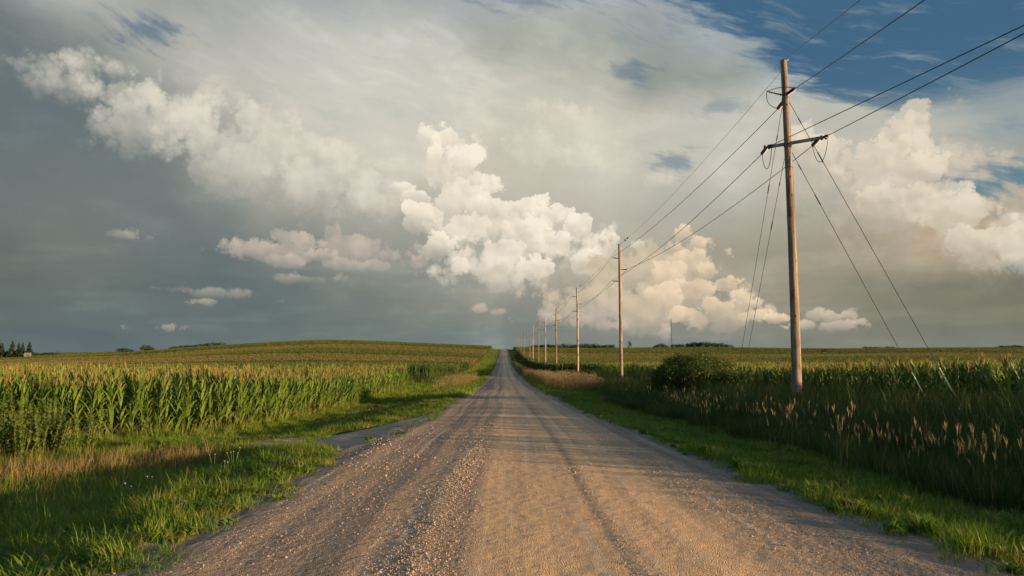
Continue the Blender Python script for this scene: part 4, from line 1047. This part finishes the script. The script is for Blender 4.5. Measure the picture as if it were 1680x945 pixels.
# ------------------------------------------------------------------ power line
PXL = 11.75
POLES = [(27.4, 1297, 100), (68.0, 1018, 400.5), (107.6, 949.5, 472), (150, 913.5, 506), (189, 894.5, 520.5), (225, 882, 527.5), (266, 873.3, 535), (299, 867.2, 539), (384, 861.5, 543), (440, 857.3, 543.8), (500, 851.5, 542.2), (575, 847.5, 547), (640, 845, 553)]
ORD = ['', 'second', 'third', 'fourth', 'fifth', 'sixth', 'seventh', 'eighth', 'ninth', 'tenth', 'eleventh', 'twelfth', 'thirteenth']
pole_pts = []
for i, (Y, px, yt) in enumerate(POLES):
    top = at_y(px, yt, Y); x = PXL if i < 10 else PXL + (i - 9) * .5; zb = gz(x, Y) - .3
    pole_pts.append((x, Y, top.z))
    H = top.z - zb
    name = 'utility_pole'
    root = empty(name, (x, Y, zb))
    if i == 0: tag(root, 'nearest and tallest wooden utility pole, with crossarm, jumper loops and guy wires', 'utility pole', 'wooden utility poles right of the road')
    else: tag(root, '%s wooden utility pole along the road counting from the guyed crossarm pole' % ORD[i], 'utility pole', 'wooden utility poles right of the road')
    mb = MB(); seg = 14
    rb, rt = (.195, .128) if i == 0 else (.18, .125)
    rnd = random.Random(900 + i); bend = (rnd.uniform(-.05, .05), rnd.uniform(-.05, .05))
    mb.tube([(bend[0] * math.sin(math.pi * k / seg), bend[1] * math.sin(math.pi * k / seg), H * k / seg) for k in range(seg + 1)],
            [rb + (rt - rb) * k / seg + rnd.uniform(-.004, .004) for k in range(seg + 1)], 16 if i < 3 else 8)
    mb.build('shaft', M['pole_grey'] if i in (2, 4, 6) else M['pole_wood'], root, smooth_=True)
    if i > 0 and i < 12:
        # three horizontal post insulators: left, right, left
        for (dz, sd) in ((1.45, -1), (2.62, 1), (3.78, -1)):
            ib = MB(); z = H - dz; L = .66
            ib.tube([(sd * .10, 0, z), (sd * (.12 + L), 0, z + .05)], [.035, .03], 8)
            for k in range(6):
                xx = sd * (.24 + k * .075); zc = z + .05 * (abs(xx) - .12) / L
                ib.tube([(xx - .012, 0, zc), (xx + .012, 0, zc)], [.065, .065], 10)
            ib.tube([(sd * (.12 + L), 0, z + .02), (sd * (.12 + L), 0, z + .14)], [.035, .03], 8)
            ib.build('insulator', M['porcelain'], root)
        cb = MB(); cb.tube([(.06, 0, H - .05), (.20, 0, H + .07)], [.02, .02], 6); cb.tube([(.20, -.06, H + .07), (.20, .06, H + .07)], [.028, .028], 6)
        cb.build('bracket', M['steel'], root)
    else:
        if i == 0: root0, H0, zb0 = root, H, zb
x0, y0, zt0 = pole_pts[0]
W0 = Vector((x0, y0, zb0))
def loc0(px, py, Y): return at_y(px, py, Y) - W0
# crossarm: its right end is a little nearer than its left
armL = loc0(1256, 241.5, 27.4 + .62); armR = loc0(1347, 231, 27.4 - .62)
cz_ = (armL.z + armR.z) / 2
armL = Vector((armL.x, armL.y, cz_)); armR = Vector((armR.x, armR.y, cz_ + .02))
ca = MB(); dv_ = (armR - armL).normalized(); nv = Vector((-dv_.y, dv_.x, 0))
rot = Matrix((dv_, nv, Vector((0, 0, 1)))).transposed()
front = -nv * .0 + Vector((0, -.22, 0))
ca.box((armL + armR) / 2 + front * .85, ((armR - armL).length, .095, .12), 0, rot)
ca.build('crossarm', M['pole_grey'], root0)
fb = MB()
for e in (armL, armR):
    for dx_ in (-.10, .06): fb.box(e + front * .85 + dv_ * (dx_ if e is armL else -dx_), (.07, .14, .16), 0, rot)
fb.box(Vector((0, 0, cz_)) + front * .4, (.10, .34, .09), 0, rot); fb.box(Vector((0, .19, cz_)), (.10, .04, .16), 0, rot)
fb.build('clamp', M['steel'], root0)
def insulator(name, a, b_, n=7, r0=.035, r1=.085):
    ib = MB(); a = Vector(a); b_ = Vector(b_); d = (b_ - a)
    ib.tube([a, b_], [r0, r0], 8)
    for k in range(n):
        c = a + d * ((k + .8) / (n + .6)); t_ = d.normalized() * .014
        ib.tube([c - t_ * 1.6, c, c + t_], [r1 * .55, r1, r1 * .6], 12)
    return ib.build(name, M['porcelain'], root0)
P1 = Vector(pole_pts[1])
# where the conductors end, in the pole's own space
P0 = Vector((25.5, -22.0, zt0 + .6))            # the next pole of the line, out of the picture behind the viewer's right
fw = (Vector((P1.x, P1.y, 0)) - Vector((x0, y0, 0))).normalized()
bk = (Vector((P0.x, P0.y, 0)) - Vector((x0, y0, 0))).normalized()
dn = Vector((0, 0, -.35))
eL, eR = armL + front * .85, armR + front * .85
upL = loc0(1287, 166, y0); upR = loc0(1300, 154, y0)
upz = (upL.z + upR.z) / 2
fwd_L0 = eL + fw * .06; fwd_L = eL + (fw + dn * .5) * .62
fwd_R0 = eR + fw * .06 - dv_ * .12; fwd_R = fwd_R0 + (fw + dn * .5) * .62
bak_L = eL + bk * .30; bak_R = eR + bk * .30
up_f0 = Vector((0, .14, upz - .12)); up_f = up_f0 + (fw + dn * .4) * .62
up_b0 = Vector((.02, -.14, upz + .08)); up_b = up_b0 + (bk + Vector((0, 0, .1))) * .55
insulator('insulator', fwd_L0, fwd_L); insulator('insulator', fwd_R0, fwd_R)
insulator('insulator', eL, bak_L, 4, .03, .06); insulator('insulator', eR, bak_R, 4, .03, .06)
insulator('insulator', up_f0, up_f); insulator('insulator', up_b0, up_b)
eb = MB(); eb.tube([(0, -.20, upz - .02), (0, .20, upz - .02)], [.03, .03], 8); eb.box((0, -.18, upz - .02), (.12, .03, .12)); eb.box((0, .18, upz - .02), (.12, .03, .12))
eb.build('bolt', M['steel'], root0)
# stand-off holding the upper jumper to the left
so0 = Vector((-.12, -.03, upz + .09)); so1 = loc0(1258, 150, y0)
insulator('insulator', so0, so0 + (so1 - so0) * .92, 6, .022, .05)
bs = MB(); bs.tube([so0 + Vector((0, .05, .06)), so1], [.012, .012], 5); bs.build('bracket', M['steel'], root0)
def loop(a, b_, drop, side=Vector((0, 0, 0)), n=14):
    a = Vector(a); b_ = Vector(b_)
    return [a.lerp(b_, t_ / n) + (Vector((0, 0, -drop)) + side) * (4 * (t_ / n) * (1 - t_ / n)) ** .8 for t_ in range(n + 1)]
for (a, b_, dr) in ((fwd_L, bak_L + Vector((0, 0, .05)), .85), (fwd_R, bak_R + Vector((0, 0, .05)), .9)):
    jb = MB(); jb.tube(loop(a, b_, dr), .014, 5); jb.build('jumper', M['wire'], root0)
jb = MB(); jb.tube([up_f] + [up_f.lerp(so1, t_ / 8) + Vector((-.18, 0, -.12)) * math.sin(math.pi * t_ / 8) for t_ in range(1, 8)] + [so1], .014, 5)
jb.tube([so1.lerp(up_b, t_ / 10) + Vector((0, 0, .10)) * math.sin(math.pi * t_ / 10) for t_ in range(11)], .014, 5)
jb.build('jumper', M['wire'], root0)
cp = MB(); cp.tube([(0, -.02, H0 - .12), (0, -.02, H0 + .02), (.0, -.02, H0 + .07)], [.06, .06, .03], 8); cp.tube([(-.09, 0, H0 - .1), (-.10, 0, H0 + .22)], [.010, .006], 5); cp.tube([(.09, -.06, H0 - .03), (.17, -.06, H0 + .05)], [.03, .03], 6)
cp.build('bracket', M['steel'], root0)
bh = MB()
for (z, a) in ((cz_ - .35, .2), (cz_ - .52, .2), (upz - .35, .2), (cz_ - .95, -.4)):
    bh.tube([(.10 * math.sin(a), -.10, z), (.14 * math.sin(a), -.175, z)], [.035, .03], 7)
bh.build('bolt', M['steel'], root0)
gw = MB(); gw.tube([(-.155, -.125, .1), (-.135, -.105, H0 * .5), (-.105, -.085, H0 - .3)], .009, 5)
gw.build('ground_wire', M['steel'], root0)

# conductors: each wire is one thing running from pole to pole
def sagged(a, b_, sag, n=18):
    a = Vector(a); b_ = Vector(b_)
    return [a.lerp(b_, t_ / n) + Vector((0, 0, -sag * 4 * (t_ / n) * (1 - t_ / n))) for t_ in range(n + 1)]
def wire(spans, r_, label, name='power_line', cat='wire', group='conductors of the power line'):
    mb = MB()
    for pts in spans: mb.tube(pts, r_, 5)
    return tag(mb.build(name, M['wire']), label, cat, group)
def at_pole(i, dx_, dz): x, y, z = pole_pts[i]; return Vector((x + dx_, y, z - dz))
n_p = 12
RW = .0155
def line(start, dx_, dz, sag):
    pts = [start] + [at_pole(i, dx_, dz) for i in range(1, n_p)]
    return [sagged(a, b_, sag * min(1.0, ((b_ - a).length / 41) ** 2) * (1.0 if k else 1.0)) for k, (a, b_) in enumerate(zip(pts[:-1], pts[1:]))]
wire(line(W0 + up_f, -.78, 1.33, .55), RW, 'upper left conductor from the near pole down the whole line of poles')
wire(line(W0 + fwd_R, .78, 2.50, .60), RW, 'conductor from the right crossarm end down the right side of the poles')
wire(line(W0 + fwd_L, -.78, 3.66, .60), RW, 'conductor from the left crossarm end, lowest on the far poles')
top0 = W0 + Vector((0, -.02, H0 + .03))
st = wire(line(top0 - Vector((0, 0, .35)), .20, -.07, .45), .008, 'thin static wire joining the tops of the poles')
db = MB()
for i in (1, 2, 3):
    for d_ in (-2.2, -3.4):
        c = at_pole(i, .20, -.07) + Vector((.0, d_, -.03)); db.box(c, (.12, .26, .14)) if i < 2 else db.box(c, (.10, .3, .12))
db.build('damper', M['steel'], st)
def back(a, px, py, Y, sag, r_, label):
    """the span over the viewer's right shoulder, aimed through a point of the sky"""
    q = at_y(px, py, Y); d = (q - a); b_ = a + d * ((y0 + 20) / (y0 - Y))
    wire([sagged(a, b_, sag)], r_, label, group='wires crossing the top right of the photo')
back(W0 + up_b, 1507, 0, 13.0, .10, RW, 'dark wire rising from the upper insulator to the top edge of the photo')
back(W0 + bak_L, 1680, 34, 13.8, .12, RW, 'dark wire from the left crossarm end passing behind the pole to the right edge')
back(W0 + bak_R, 1680, 47, 13.2, .12, RW, 'dark wire from the right crossarm end to the right edge')
back(top0, 1405, 0, 14.0, .08, .009, 'thin static wire from the tip of the near pole to the top edge')

# guy wires, each with its yellow guard on the lower end
def guy(a, foot_px, foot_py, Y, label, glen, r_=.013):
    f_ = at_y(foot_px, foot_py, Y); f_.z = gz(f_.x, Y) - .1
    d = (f_ - a).normalized(); root = empty('guy_wire', tuple(f_)); tag(root, label, 'guy wire', 'guy wires of the near pole')
    mb = MB(); mb.tube([a - f_, Vector((0, 0, 0))], [r_, r_], 5)
    mid = (a - f_) * .80; mb.tube([mid - d * .25, mid + d * .25], [.024, .024], 6); mid = (a - f_) * .93; mb.tube([mid - d * .12, mid + d * .12], [.022, .022], 6)
    mb.build('cable', M['wire'], root)
    gb = MB(); gb.tube([-d * .15, -d * glen], [.028, .022], 8); gb.build('guard', M['guard'], root)
hA = W0 + Vector((.10, -.10, cz_ - .28)); hB = W0 + Vector((.13, -.05, upz - .18))
guy(hA, 1537, 676, 25.6, 'right guy wire nearest the pole, yellow guard standing in the grass', 1.9)
guy(hB, 1589, 682, 24.3, 'rightmost guy wire, with the farther yellow guard', 2.0)
hC = W0 + Vector((-.10, .10, upz - .4)); hD = W0 + Vector((-.08, .12, cz_ - .6))
guy(hC, 1203, 632, 44.5, 'leftmost thin guy wire slanting down beside the big bush', 2.4, .011)
guy(hD, 1212, 634, 44.0, 'left guy wire slanting down just right of the leftmost guy', 2.4, .011)

# lattice radio mast far off
q = at_y(1101, 523.5, 700); zb = gz(q.x, 700)
root = empty('radio_mast', (q.x, 700, zb)); tag(root, 'thin dark lattice mast standing on the skyline among low trees', 'mast')
Hm = q.z - zb; mb = MB(); sp = .55
cs = [(sp * math.cos(a), sp * math.sin(a)) for a in (0, 2.094, 4.189)]
for c in cs: mb.tube([(c[0], c[1], 0), (c[0], c[1], Hm)], .09, 5)
nb = int(Hm / 1.5)
for k in range(nb):
    for j in range(3):
        a, b_ = cs[j], cs[(j + 1) % 3]; mb.tube([(a[0], a[1], k * Hm / nb), (b_[0], b_[1], (k + 1) * Hm / nb)], .05, 4)
mb.build('lattice', M['steel'], root)
ab = MB(); ab.tube([(0, 0, Hm), (0, 0, Hm + 2)], [.06, .03], 5); ab.build('antenna', M['steel'], root)

# farm shed far left
q = at_y(45.5, 581, 530); zg = q.z - 1.7
root = empty('farm_shed', (q.x, 530, zg), .3); tag(root, 'small pale gabled farm shed below the spruces on the far left', 'shed')
wb = MB(); w_, l_, h_ = 1.9, 1.7, 1.0
wb.add([(-w_, -l_, -3), (w_, -l_, -3), (w_, l_, -3), (-w_, l_, -3), (-w_, -l_, h_), (w_, -l_, h_), (w_, l_, h_), (-w_, l_, h_), (-w_, 0, h_ + 1.5), (w_, 0, h_ + 1.5)],
       [(0, 1, 5, 4), (2, 3, 7, 6), (1, 2, 6, 9, 5), (3, 0, 4, 8, 7), (3, 2, 1, 0)])
wb.build('wall', M['white_board'], root)
rb_ = MB()
for s_ in (-1, 1):
    a = Vector((0, s_ * l_ / 2 * 1.06, h_ + .82)); ang_ = math.atan2(1.5, l_) * -s_
    rb_.box(a, (2 * w_ + .6, math.hypot(1.5, l_) + .35, .12), 0, Matrix.Rotation(ang_, 3, 'X'))
rb_.build('roof', M['roof_metal'], root)
dbx = MB(); dbx.box((.6, -l_ - .03, -.2), (1.6, .06, 3.6)); dbx.build('door', M['steel'], root)
